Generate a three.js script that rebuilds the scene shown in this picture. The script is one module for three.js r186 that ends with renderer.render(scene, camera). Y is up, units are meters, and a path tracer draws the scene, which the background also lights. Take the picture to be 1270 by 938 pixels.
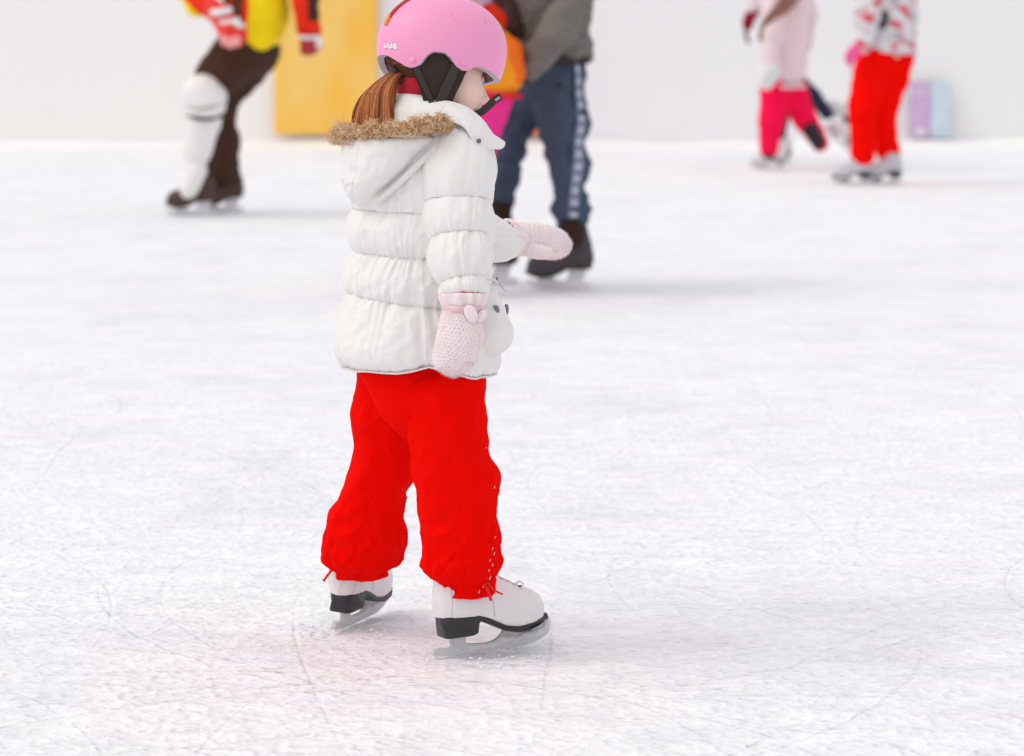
import * as THREE from 'three';
import { ImprovedNoise } from 'three/addons/math/ImprovedNoise.js';
import { mergeGeometries, toCreasedNormals } from 'three/addons/utils/BufferGeometryUtils.js';
import { RoundedBoxGeometry } from 'three/addons/geometries/RoundedBoxGeometry.js';

// ------------------------------------------------------------------ camera, sky, sun, exposure
const scene = new THREE.Scene();
const EYE = 1.1333, LENS = 3450, DIST = 5;            // eye height, focal length in drawing units, metres to the girl
const camera = new THREE.PerspectiveCamera(2 * Math.atan(905 / LENS) * 180 / Math.PI, 1270 / 938, 0.1, 600);
camera.position.set(0, EYE, DIST);
camera.lookAt(0, EYE, 0);
camera.setViewOffset(2450.64, 1810, 590.32, 872, 1270, 938);   // a level camera with the lens shifted down
camera.focus = 5.0;
camera.userData.fStop = 2.3;
scene.add(camera);

const SUN = new THREE.Vector3(-0.62, 0.72, 0.18).normalize();
{
  const W = 256, H = 128, data = new Float32Array(W * H * 4);
  for (let j = 0; j < H; j++) for (let i = 0; i < W; i++) {
    const el = ((j + 0.5) / H - 0.5) * Math.PI, az = ((i + 0.5) / W - 0.5) * 2 * Math.PI;
    const d = new THREE.Vector3(Math.cos(el) * Math.cos(az), Math.sin(el), Math.cos(el) * Math.sin(az));
    const up = Math.max(0, d.y), glow = Math.pow(Math.max(0, d.dot(SUN)), 3);
    const l = 0.77 + 0.1 * up + 0.3 * glow, k = (j * W + i) * 4;
    data[k] = l * (1 + 0.03 * glow); data[k + 1] = l * 0.99; data[k + 2] = l * (1.03 - 0.08 * glow); data[k + 3] = 1;
  }
  const sky = new THREE.DataTexture(data, W, H, THREE.RGBAFormat, THREE.FloatType);
  sky.mapping = THREE.EquirectangularReflectionMapping; sky.magFilter = THREE.LinearFilter; sky.minFilter = THREE.LinearFilter; sky.needsUpdate = true;
  scene.background = sky; scene.environment = sky;
}
const sun = new THREE.DirectionalLight(new THREE.Color(1, 0.95, 0.88), 0.85);
sun.position.copy(SUN).multiplyScalar(30); sun.target.position.set(0, 0, -8); sun.position.add(sun.target.position);
sun.castShadow = true; sun.shadow.radius = 60; sun.shadow.mapSize.set(4096, 4096);
Object.assign(sun.shadow.camera, { left: -20, right: 20, top: 20, bottom: -20, near: 1, far: 80 });
scene.add(sun, sun.target);
const renderer = new THREE.WebGLRenderer({ antialias: true });
renderer.toneMapping = THREE.LinearToneMapping;
renderer.toneMappingExposure = 1.0;
renderer.shadowMap.enabled = true;

// ------------------------------------------------------------------ helpers
let seed = 7;
const rnd = () => { seed = (seed * 1664525 + 1013904223) >>> 0; return seed / 4294967296; };
const rr = (a, b) => a + (b - a) * rnd();
const clamp = (x, a, b) => Math.min(b, Math.max(a, x)), mix = (a, b, t) => a + (b - a) * t;
const sstep = (a, b, x) => { const t = clamp((x - a) / (b - a), 0, 1); return t * t * (3 - 2 * t); };
const perlin = new ImprovedNoise(), nz = (x, y, z) => perlin.noise(x + 31.7, y + 12.3, z + 57.1);
const fbm = (x, y, z, o = 3) => { let s = 0, a = 1; for (let i = 0; i < o; i++) { s += a * nz(x, y, z); x *= 2.03; y *= 2.03; z *= 2.03; a *= 0.5; } return s; };
const ridge = (x, y, z) => 1 - Math.abs(nz(x, y, z)) * 2;
const V3 = (x, y, z) => new THREE.Vector3(x, y, z), DOWN = V3(0, -1, 0);
// a point of the survey drawing (x to the right, y down, both in drawing units) at a distance in metres
const at = (x, y, d) => V3((x - 635) * d / LENS, EYE - (y - 33) * d / LENS, DIST - d);
const near = (x, y, z = 0) => at(x, y, DIST - z / 690);        // around the girl: z in the same units towards the viewer
const unit = (z = 0) => (DIST - z / 690) / LENS;
function table(rows, x) {                                       // piecewise linear look-up
  if (x <= rows[0][0]) return rows[0].slice(1);
  for (let i = 1; i < rows.length; i++) if (x <= rows[i][0]) {
    const a = rows[i - 1], b = rows[i], t = (x - a[0]) / (b[0] - a[0]);
    return a.slice(1).map((v, k) => mix(v, b[k + 1], t));
  }
  return rows[rows.length - 1].slice(1);
}
function spline(rows, t) {                                      // Catmull-Rom through rows of numbers, t 0..1
  const n = rows.length - 1, f = clamp(t, 0, 1) * n, i = Math.min(n - 1, Math.floor(f)), u = f - i;
  const p = [rows[Math.max(0, i - 1)], rows[i], rows[i + 1], rows[Math.min(n, i + 2)]];
  return rows[0].map((_, k) => { const [a, b, c, d] = p.map((q) => q[k]); return 0.5 * (2 * b + (c - a) * u + (2 * a - 5 * b + 4 * c - d) * u * u + (3 * b - a - 3 * c + d) * u * u * u); });
}
const used = {};
function numbered(name) { const n = used[name] = (used[name] ?? -1) + 1; return n ? `${name}_${String(n).padStart(3, '0')}` : name; }
function mesh(name, geometry, material, parent) {
  const m = new THREE.Mesh(geometry, material); m.name = name; m.castShadow = m.receiveShadow = true;
  if (parent) { parent.updateMatrixWorld(true); if (parent.userData.local !== true) m.applyMatrix4(new THREE.Matrix4().copy(parent.matrixWorld).invert()); parent.add(m); }
  return m;
}
// things and parts are modelled in scene coordinates; mesh() above re-expresses them in their parent's frame
function thing(name, label, category, base, group) {
  const g = new THREE.Group(); g.name = numbered(name); g.position.copy(base); g.userData = { label, category }; if (group) g.userData.group = group;
  scene.add(g); g.updateMatrixWorld(true); return g;
}
function structure(name, geometry, material) { const m = mesh(name, geometry, material); m.userData.kind = 'structure'; scene.add(m); return m; }
function solo(name, geometry, material, label, category) { const m = mesh(numbered(name), geometry, material); m.userData = { label, category }; scene.add(m); return m; }
const std = (r, g, b, roughness = 0.8, extra = {}) => new THREE.MeshPhysicalMaterial({ color: new THREE.Color().setRGB(r, g, b), roughness, side: THREE.DoubleSide, ...extra });

// a swept tube: rows [x, y, z, radius across, radius in depth] in drawing units near the girl
function tube(rows, nu, nv, disp, { cap0 = false, cap1 = false, turn = 99, axis = null } = {}) {
  const pos = [], uv = [], idx = [], C = [], R = [];
  for (let j = 0; j <= nv; j++) { const q = spline(rows, j / nv); C.push(near(q[0], q[1], q[2])); R.push(q); }
  let len = 0, before = null; const Z = V3(0, 0, 1);
  for (let j = 0; j <= nv; j++) {
    const T = V3().subVectors(C[Math.min(nv, j + 1)], C[Math.max(0, j - 1)]).normalize(); if (before && j / nv * (rows.length - 1) > turn) T.copy(before); if (axis) T.copy(axis); before = T.clone();   // where the cloth turns inside, the rings keep their plane
    const B = V3().crossVectors(Z, T).normalize(), N = V3().crossVectors(T, B), q = R[j], k = unit(q[2]);
    if (j) len += C[j].distanceTo(C[j - 1]);
    for (let i = 0; i <= nu; i++) {
      const th = (i % nu) / nu * 2 * Math.PI, c = Math.cos(th), s = Math.sin(th), o = disp ? disp(th, j / nv, q) : 0;
      const p = C[j].clone().addScaledVector(B, c * (q[3] + o) * k).addScaledVector(N, s * ((q[4] ?? q[3]) + o) * k);
      pos.push(p.x, p.y, p.z); uv.push(i / nu * 2 * Math.PI * 0.1, len);
    }
  }
  const w = nu + 1;
  for (let j = 0; j < nv; j++) for (let i = 0; i < nu; i++) { const a = j * w + i; idx.push(a, a + 1, a + w, a + 1, a + w + 1, a + w); }
  for (const [on, j, flip] of [[cap0, 0, true], [cap1, nv, false]]) if (on) {
    const c = pos.length / 3; pos.push(C[j].x, C[j].y, C[j].z); uv.push(0, 0);
    for (let i = 0; i < nu; i++) { const a = j * w + i; flip ? idx.push(c, a + 1, a) : idx.push(c, a, a + 1); }
  }
  const g = new THREE.BufferGeometry();
  g.setAttribute('position', new THREE.Float32BufferAttribute(pos, 3)); g.setAttribute('uv', new THREE.Float32BufferAttribute(uv, 2)); g.setIndex(idx);
  g.computeVertexNormals();
  const n = g.attributes.normal;
  for (let j = 0; j <= nv; j++) { const a = j * w, b = a + nu, v = V3(n.getX(a) + n.getX(b), n.getY(a) + n.getY(b), n.getZ(a) + n.getZ(b)).normalize(); n.setXYZ(a, v.x, v.y, v.z); n.setXYZ(b, v.x, v.y, v.z); }
  return g;
}
// surface nets: the zero surface of f (negative inside) in a box
function field(f, lo, hi, cell) {
  const nx = Math.ceil((hi.x - lo.x) / cell) + 2, ny = Math.ceil((hi.y - lo.y) / cell) + 2, nzc = Math.ceil((hi.z - lo.z) / cell) + 2;
  const F = new Float32Array(nx * ny * nzc), id = new Int32Array(nx * ny * nzc).fill(-1), pos = [], idx = [], sx = 1, sy = nx, sz = nx * ny;
  for (let k = 0, n = 0; k < nzc; k++) for (let j = 0; j < ny; j++) for (let i = 0; i < nx; i++, n++) F[n] = f(lo.x + i * cell, lo.y + j * cell, lo.z + k * cell);
  const cor = [0, sx, sy, sx + sy, sz, sx + sz, sy + sz, sx + sy + sz], E = [[0, 1], [2, 3], [4, 5], [6, 7], [0, 2], [1, 3], [4, 6], [5, 7], [0, 4], [1, 5], [2, 6], [3, 7]];
  for (let k = 0; k < nzc - 1; k++) for (let j = 0; j < ny - 1; j++) for (let i = 0; i < nx - 1; i++) {
    const n = i + j * sy + k * sz; let m = 0;
    for (let c = 0; c < 8; c++) if (F[n + cor[c]] < 0) m |= 1 << c;
    if (m === 0 || m === 255) continue;
    let x = 0, y = 0, z = 0, q = 0;
    for (const [a, b] of E) { if (((m >> a) & 1) === ((m >> b) & 1)) continue; const fa = F[n + cor[a]], fb = F[n + cor[b]], t = fa / (fa - fb);
      x += mix(a & 1, b & 1, t); y += mix((a >> 1) & 1, (b >> 1) & 1, t); z += mix(a >> 2, b >> 2, t); q++; }
    id[n] = pos.length / 3; pos.push(lo.x + (i + x / q) * cell, lo.y + (j + y / q) * cell, lo.z + (k + z / q) * cell);
  }
  const quad = (a, b, c, d, flip) => { if (a < 0 || b < 0 || c < 0 || d < 0) return; flip ? idx.push(a, c, b, a, d, c) : idx.push(a, b, c, a, c, d); };
  for (let k = 1; k < nzc - 1; k++) for (let j = 1; j < ny - 1; j++) for (let i = 1; i < nx - 1; i++) {
    const n = i + j * sy + k * sz, s = F[n] < 0;
    if (s !== F[n + sx] < 0) quad(id[n - sy - sz], id[n - sz], id[n], id[n - sy], !s);
    if (s !== F[n + sy] < 0) quad(id[n - sx - sz], id[n - sx], id[n], id[n - sz], !s);
    if (s !== F[n + sz] < 0) quad(id[n - sx - sy], id[n - sy], id[n], id[n - sx], !s);
  }
  const g = new THREE.BufferGeometry(); g.setAttribute('position', new THREE.Float32BufferAttribute(pos, 3)); g.setIndex(idx); g.computeVertexNormals();
  const uv = new Float32Array(pos.length / 3 * 2); for (let i = 0; i < uv.length / 2; i++) { uv[2 * i] = pos[3 * i] + pos[3 * i + 2] * 0.9; uv[2 * i + 1] = pos[3 * i + 1]; }
  g.setAttribute('uv', new THREE.BufferAttribute(uv, 2));
  return g;
}
const smin = (a, b, k) => { const h = Math.max(k - Math.abs(a - b), 0) / k; return Math.min(a, b) - h * h * k * 0.25; };
function cap(x, y, z, a, b, ra, rb) {
  const bx = b.x - a.x, by = b.y - a.y, bz = b.z - a.z, px = x - a.x, py = y - a.y, pz = z - a.z, l = bx * bx + by * by + bz * bz;
  const h = l > 0 ? clamp((px * bx + py * by + pz * bz) / l, 0, 1) : 0;
  return Math.hypot(px - bx * h, py - by * h, pz - bz * h) - mix(ra, rb, h);
}
const chain = (...js) => js.slice(1).map((j, i) => [js[i][0], j[0], js[i][1], j[1]]);   // joints [point, radius] -> bones
function bonesField(bones, k, extra) {
  return (x, y, z) => { let d = 1e3; for (const [a, b, ra, rb] of bones) d = smin(d, cap(x, y, z, a, b, ra, rb), k); return extra ? extra(d, x, y, z) : d; };
}
function bonesBox(bones, pad = 0.04) {
  const b = new THREE.Box3(); for (const [p, q, r, s] of bones) { b.expandByPoint(p.clone().addScalar(r)); b.expandByPoint(p.clone().addScalar(-r)); b.expandByPoint(q.clone().addScalar(s)); b.expandByPoint(q.clone().addScalar(-s)); }
  return b.expandByScalar(pad);
}
function bonesMesh(bones, k, cell, extra) { const b = bonesBox(bones); return field(bonesField(bones, k, extra), b.min, b.max, cell); }
function crumple(g, amp, freq, o = 3) {                          // cloth folds: move vertices along their normals
  const p = g.attributes.position, n = g.attributes.normal;
  for (let i = 0; i < p.count; i++) { const x = p.getX(i), y = p.getY(i), z = p.getZ(i), h = fbm(x * freq, y * freq * 1.5, z * freq, o) * amp; p.setXYZ(i, x + n.getX(i) * h, y + n.getY(i) * h, z + n.getZ(i) * h); }
  g.computeVertexNormals(); return g;
}
function paint(g, fn) { const p = g.attributes.position, c = new Float32Array(p.count * 3); for (let i = 0; i < p.count; i++) c.set(fn(p.getX(i), p.getY(i), p.getZ(i)), i * 3); g.setAttribute('color', new THREE.BufferAttribute(c, 3)); return g; }
function hit(f, from, dir, far = 0.4) { let t = far; for (let i = 0; i < 60; i++) { const p = from.clone().addScaledVector(dir, t); const d = f(p.x, p.y, p.z); if (d < 1e-4) break; t -= Math.max(d * 0.7, 2e-4); if (t < 0) break; } return from.clone().addScaledVector(dir, Math.max(t, 0)); }
function strand(pts, r0, r1, sides = 4) {                        // a thin tapered tube through points
  const pos = [], idx = [], n = pts.length, way = pts[n - 1].clone().sub(pts[0]), ref = Math.abs(way.z) < Math.hypot(way.x, way.y) * 0.8 ? V3(0, 0, 1) : V3(0, 1, 0);
  for (let j = 0; j < n; j++) {
    const T = V3().subVectors(pts[Math.min(n - 1, j + 1)], pts[Math.max(0, j - 1)]).normalize();
    const B = V3().crossVectors(ref, T).normalize(), N = V3().crossVectors(T, B), r = mix(r0, r1, j / (n - 1));
    for (let i = 0; i < sides; i++) { const a = i / sides * 2 * Math.PI, p = pts[j].clone().addScaledVector(B, Math.cos(a) * r).addScaledVector(N, Math.sin(a) * r); pos.push(p.x, p.y, p.z); }
  }
  for (let j = 0; j < n - 1; j++) for (let i = 0; i < sides; i++) { const a = j * sides + i, b = j * sides + (i + 1) % sides; idx.push(a, b, a + sides, b, b + sides, a + sides); }
  return { pos, idx };
}
function strands(list, color) {                                  // many strands as one geometry, a colour for each
  const pos = [], idx = [], col = [];
  for (const s of list) { const o = pos.length / 3; for (const v of s.pos) pos.push(v); for (const v of s.idx) idx.push(v + o); const c = color ? color(s) : [1, 1, 1]; for (let i = 0; i < s.pos.length / 3; i++) col.push(...c); }
  const g = new THREE.BufferGeometry(); g.setAttribute('position', new THREE.Float32BufferAttribute(pos, 3)); g.setAttribute('color', new THREE.Float32BufferAttribute(col, 3)); g.setIndex(idx); g.computeVertexNormals(); return g;
}
const cord = (pts, r, n = 24, sides = 8) => new THREE.TubeGeometry(new THREE.CatmullRomCurve3(pts), n, r, sides, false);

// tiling value noise for textures
function lattice(n, m = n) { const a = new Float32Array(n * m); for (let i = 0; i < a.length; i++) a[i] = rnd(); return (x, y) => { const xi = Math.floor(x), yi = Math.floor(y), fx = x - xi, fy = y - yi, u = fx * fx * (3 - 2 * fx), v = fy * fy * (3 - 2 * fy), x0 = ((xi % n) + n) % n, x1 = (x0 + 1) % n, y0 = (((yi % m) + m) % m) * n, y1 = (((yi + 1) % m + m) % m) * n; return mix(mix(a[y0 + x0], a[y0 + x1], u), mix(a[y1 + x0], a[y1 + x1], u), v); }; }
function dataTexture(size, fn, srgb) {
  const d = new Uint8Array(size * size * 4);
  for (let y = 0, k = 0; y < size; y++) for (let x = 0; x < size; x++, k += 4) { const c = fn(x / size, y / size, x, y); d[k] = c[0]; d[k + 1] = c[1]; d[k + 2] = c[2]; d[k + 3] = 255; }
  const t = new THREE.DataTexture(d, size, size); t.wrapS = t.wrapT = THREE.RepeatWrapping; t.magFilter = THREE.LinearFilter; t.minFilter = THREE.LinearMipmapLinearFilter; t.generateMipmaps = true; if (srgb) t.colorSpace = THREE.SRGBColorSpace; t.needsUpdate = true; return t;
}
const grey = (v) => { v = clamp(v * 255, 0, 255); return [v, v, v]; };

// ------------------------------------------------------------------ the ice
{
  const S = 2048, TILE = 6.4;                                       // texels, metres
  const n1 = lattice(48), n2l = lattice(70, 170), n2 = (x, y) => n2l(x * 70 / 160, y * 170 / 160), n3 = lattice(512), n4 = lattice(14), n5 = lattice(1024);
  const groove = new Float32Array(S * S), snow = new Float32Array(S * S);
  const stamp = (A, x, y, r, v) => { for (let j = -r; j <= r; j++) for (let i = -r; i <= r; i++) { const q = 1 - Math.hypot(i, j) / (r + 0.6); if (q > 0) { const k = ((Math.round(y) + j) & (S - 1)) * S + ((Math.round(x) + i) & (S - 1)); A[k] += v * q; } } };
  for (let g = 0; g < 2200; g++) {                                 // blade tracks: long arcs with a crumbly ridge on one side
    let x = rnd() * S, y = rnd() * S, a = rnd() < 0.7 ? (rnd() + rnd() - 1) * 0.9 + (rnd() < 0.5 ? Math.PI : 0) : rnd() * 6.283, curl = (rnd() - 0.5) * (rnd() < 0.1 ? 0.008 : 0.003); const n = 150 + rnd() * 900, deep = 0.05 + 0.32 * rnd() * rnd(), side = rnd() < 0.5 ? 1 : -1;
    for (let i = 0; i < n; i++) {
      const e = Math.sin(Math.PI * i / n); x += Math.cos(a); y += Math.sin(a); a += curl; curl += (rnd() - 0.5) * 0.0002;
      stamp(groove, x, y, 1, deep * e * 0.6);
      if (rnd() < 0.5) stamp(snow, x - Math.sin(a) * side * rr(2, 5), y + Math.cos(a) * side * rr(2, 5), 1 + (rnd() * 2 | 0), deep * e * rr(0.1, 0.5));
    }
  }
  for (let g = 0; g < 26000; g++) stamp(snow, rnd() * S, rnd() * S, 1 + (rnd() * rnd() * 4 | 0), rr(0.1, 0.7) * n1(rnd() * 48, rnd() * 48));
  const bare = (u, v) => sstep(0.5, 0.78, 0.6 * n4(u * 14, v * 14) + 0.4 * n1(u * 48, v * 48));
  const bump = dataTexture(S, (u, v, x, y) => { const k = y * S + x, b = bare(u, v);
    const h = 0.34 * n1(u * 48, v * 48) + (0.34 - 0.16 * b) * n2(u * 160, v * 160) + (0.26 - 0.12 * b) * n3(u * 512, v * 512) + 0.12 * n5(u * 1024, v * 1024);
    return grey(0.12 + 0.62 * h + 0.16 * Math.min(1, snow[k]) - 0.34 * Math.min(1, groove[k])); });
  const color = dataTexture(S, (u, v, x, y) => { const k = y * S + x, b = bare(u, v), s = Math.min(1, snow[k]), g = Math.min(1, groove[k]);
    const t = 0.94 - 0.022 * b + 0.032 * (n2(u * 160, v * 160) - 0.5) + 0.014 * (n1(u * 48 + 9, v * 48) - 0.5) + 0.05 * (n3(u * 512, v * 512) - 0.5) + 0.03 * (n5(u * 1024, v * 1024) - 0.5) + 0.02 * s - 0.06 * g;
    return [clamp(255 * (t - 0.008 - 0.006 * b), 0, 255), clamp(255 * (t - 0.005), 0, 255), clamp(255 * (t + 0.014 + 0.004 * b), 0, 255)]; }, true);
  const rough = dataTexture(1024, (u, v) => { const b = bare(u, v); return grey(0.9 - 0.2 * b); });
  const ice = new THREE.MeshPhysicalMaterial({ map: color, bumpMap: bump, bumpScale: 0.027, roughnessMap: rough, roughness: 1, specularIntensity: 0.6, ior: 1.31 });
  const axis = (list) => { const out = []; for (let i = 0; i + 2 < list.length; i += 2) { const a = list[i], n = list[i + 1], b = list[i + 2]; for (let k = 0; k < n; k++) out.push(mix(a, b, k / n)); } out.push(list[list.length - 1]); return out; };
  const X = axis([-200, 8, -30, 12, -6, 40, -1.6, 300, 1.6, 40, 6, 12, 30, 8, 200]), Zs = axis([-200, 6, -40, 30, -14, 60, -3, 150, -0.8, 220, 0.9, 20, 6, 14, 200]);
  const pos = [], uv = [], idx = [];
  for (const z of Zs) for (const x of X) {
    const r = Math.hypot(x * 0.6, z), fade = 1 - sstep(2, 12, r);
    let h = 0.004 * fbm(x * 1.3, 0.3, z * 1.3) + fade * (0.004 * fbm(x * 9, 1.7, z * 9, 3) + 0.0025 * Math.max(0, fbm(x * 34, 4.1, z * 34, 2)));
    pos.push(x, h - 0.004, z); uv.push(x / TILE + 0.31, z / TILE + 0.17);
  }
  for (let j = 0; j < Zs.length - 1; j++) for (let i = 0; i < X.length - 1; i++) { const a = j * X.length + i, b = a + X.length; idx.push(a, b, a + 1, a + 1, b, b + 1); }
  const g = new THREE.BufferGeometry(); g.setAttribute('position', new THREE.Float32BufferAttribute(pos, 3)); g.setAttribute('uv', new THREE.Float32BufferAttribute(uv, 2)); g.setIndex(idx); g.computeVertexNormals();
  structure('ice_rink', g, ice);
}
console.log('ice');

// ------------------------------------------------------------------ the wall and what hangs on it
const WALL = 26.1, wallUnit = WALL / LENS;
{
  const bumpN = lattice(64), bumpM = lattice(256);
  const plaster = dataTexture(512, (u, v) => grey(0.5 + 0.3 * (bumpN(u * 64, v * 64) - 0.5) + 0.3 * (bumpM(u * 256, v * 256) - 0.5)));
  const wall = thing('rink_wall', 'long white panelled wall closing the far side of the rink', 'wall', V3(0, 0, DIST - WALL - 0.06));
  const shades = [[0.91, 0.885, 0.87], [0.91, 0.884, 0.868], [0.87, 0.865, 0.885], [0.869, 0.863, 0.884], [0.855, 0.86, 0.85]].map(([r, g, b]) => std(r, g, b, 0.7, { bumpMap: plaster, bumpScale: 0.003 }));  // left panels warmer and lighter: the lens flare glow put into their colour
  const geo = new RoundedBoxGeometry(1.4994, 2.6, 0.1, 2, 0.001);
  for (let k = -10; k < 10; k++) {
    const x = (k + 0.5) * 1.5 + 0.15, s = x < -1 ? (k & 1 ? 0 : 1) : x < 3.7 ? (k & 1 ? 2 : 3) : 4;
    const p = mesh('panel', geo, shades[s], wall); p.position.set(x, 1.3, 0); p.rotation.set(0, 0, 0);
  }
  const rail = mesh('top_rail', new RoundedBoxGeometry(30.2, 0.08, 0.16, 2, 0.02), shades[3], wall); rail.position.set(0.15, 2.64, 0);
  { // added bank of snow, softening the line between wall and ice
    const pos = [], idx = [], n = 400, rows = 10; for (let i = 0; i <= n; i++) for (let j = 0; j <= rows; j++) { const x = mix(-15, 15, i / n), t = j / rows, h = 0.08 + 0.03 * fbm(x * 1.3, 2, 3), d = 0.95 + 0.25 * nz(x * 0.9, 5, 1); pos.push(x, h * Math.pow(1 - t, 1.8) + 0.012 * fbm(x * 6, t * 4, 7) * (1 - t) - 0.006 * t, DIST - WALL - 0.005 + d * t); }
    for (let i = 0; i < n; i++) for (let j = 0; j < rows; j++) { const a = i * (rows + 1) + j; idx.push(a, a + 1, a + rows + 1, a + 1, a + rows + 2, a + rows + 1); }
    const g = new THREE.BufferGeometry(); g.setAttribute('position', new THREE.Float32BufferAttribute(pos, 3)); g.setIndex(idx); g.computeVertexNormals(); structure('added_snow_bank', g, std(0.88, 0.88, 0.89, 0.95)); }
  // coloured mats on the wall
  const mat = (x0, x1, y0, y1, cols, label, extra) => {
    const a = at(x0, y1, WALL - 0.08), b = at(x1, y0, WALL - 0.08), t = thing('wall_mat', label, 'mat', V3((a.x + b.x) / 2, a.y, a.z));
    const w = (b.x - a.x) / cols.length, h = b.y - a.y;
    cols.forEach((c, i) => { const m = mesh(cols.length > 1 ? 'panel' : 'pad', new RoundedBoxGeometry(w - 0.002, h, 0.06, 4, cols.length > 1 ? 0.008 : 0.025), c, t); m.position.set((i + 0.5) * w - (b.x - a.x) / 2, h / 2, 0); });
    if (extra) extra(t, w, h);
    return t;
  };
  const vinylN = lattice(32), patchy = (r, g, b, r2, g2, b2) => { const t = dataTexture(256, (u, v) => { const k = clamp((vinylN(u * 5, v * 5) * 0.7 + vinylN(u * 13 + 4, v * 13) * 0.3) * 1.6 - 0.3, 0, 1); return [mix(r, r2, k), mix(g, g2, k), mix(b, b2, k)]; }, true); return new THREE.MeshPhysicalMaterial({ map: t, roughness: 0.55 }); };
  mat(340, 468, -140, 167, [patchy(248, 190, 66, 246, 204, 112)], 'tall yellow padded mat on the white wall behind the ponytail');
  mat(630, 690, -100, 168, [patchy(220, 110, 36, 228, 130, 50)], 'orange padded mat on the wall seen between the legs in blue trousers');
  const lav = patchy(198, 160, 206, 208, 176, 216), sky = patchy(192, 212, 226, 204, 221, 232), print = std(0.78, 0.72, 0.8, 0.6);
  mat(1129, 1179, 102, 170, [lav, sky], 'small lilac and pale blue mat low on the wall at right', (t, w, h) => {
    const c = mesh('printed_disc', new THREE.CircleGeometry(0.052, 24), print, t); c.position.set(-w / 2, 0.05, 0.034); c.scale.set(1, 0.75, 1);
    for (const [x, y, s] of [[-w / 2, h - 0.07, 0.22], [-w / 2, h - 0.11, 0.16]]) { const l = mesh('printed_line', new THREE.PlaneGeometry(s, 0.014), print, t); l.position.set(x, y, 0.034); }
  });
}

// ------------------------------------------------------------------ cloth and skin materials
const weaveA = lattice(128), weaveB = lattice(32);
const weave = dataTexture(512, (u, v) => grey(0.5 + 0.18 * Math.sin(u * 2 * Math.PI * 64) * Math.sin(v * 2 * Math.PI * 64) + 0.3 * (weaveA(u * 128, v * 128) - 0.5)));
weave.repeat.set(12, 12);
const crinkle = dataTexture(512, (u, v) => { const a = weaveB(u * 32, v * 32), b = weaveA(u * 128, v * 128); return grey(0.35 + 0.45 * Math.abs(a - 0.5) * 2 + 0.18 * b); });
crinkle.repeat.set(7, 7);
const cloth = (r, g, b, rough = 0.85, scale = 0.0008) => std(r, g, b, rough, { bumpMap: weave, bumpScale: scale, sheen: 0.15, sheenRoughness: 0.6, sheenColor: new THREE.Color().setRGB(r, g, b), specularIntensity: 0.35 });
const skin = std(0.74, 0.47, 0.37, 0.5, { specularIntensity: 0.4 });
const steel = std(0.62, 0.62, 0.64, 0.35, { metalness: 0.6 });

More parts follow.
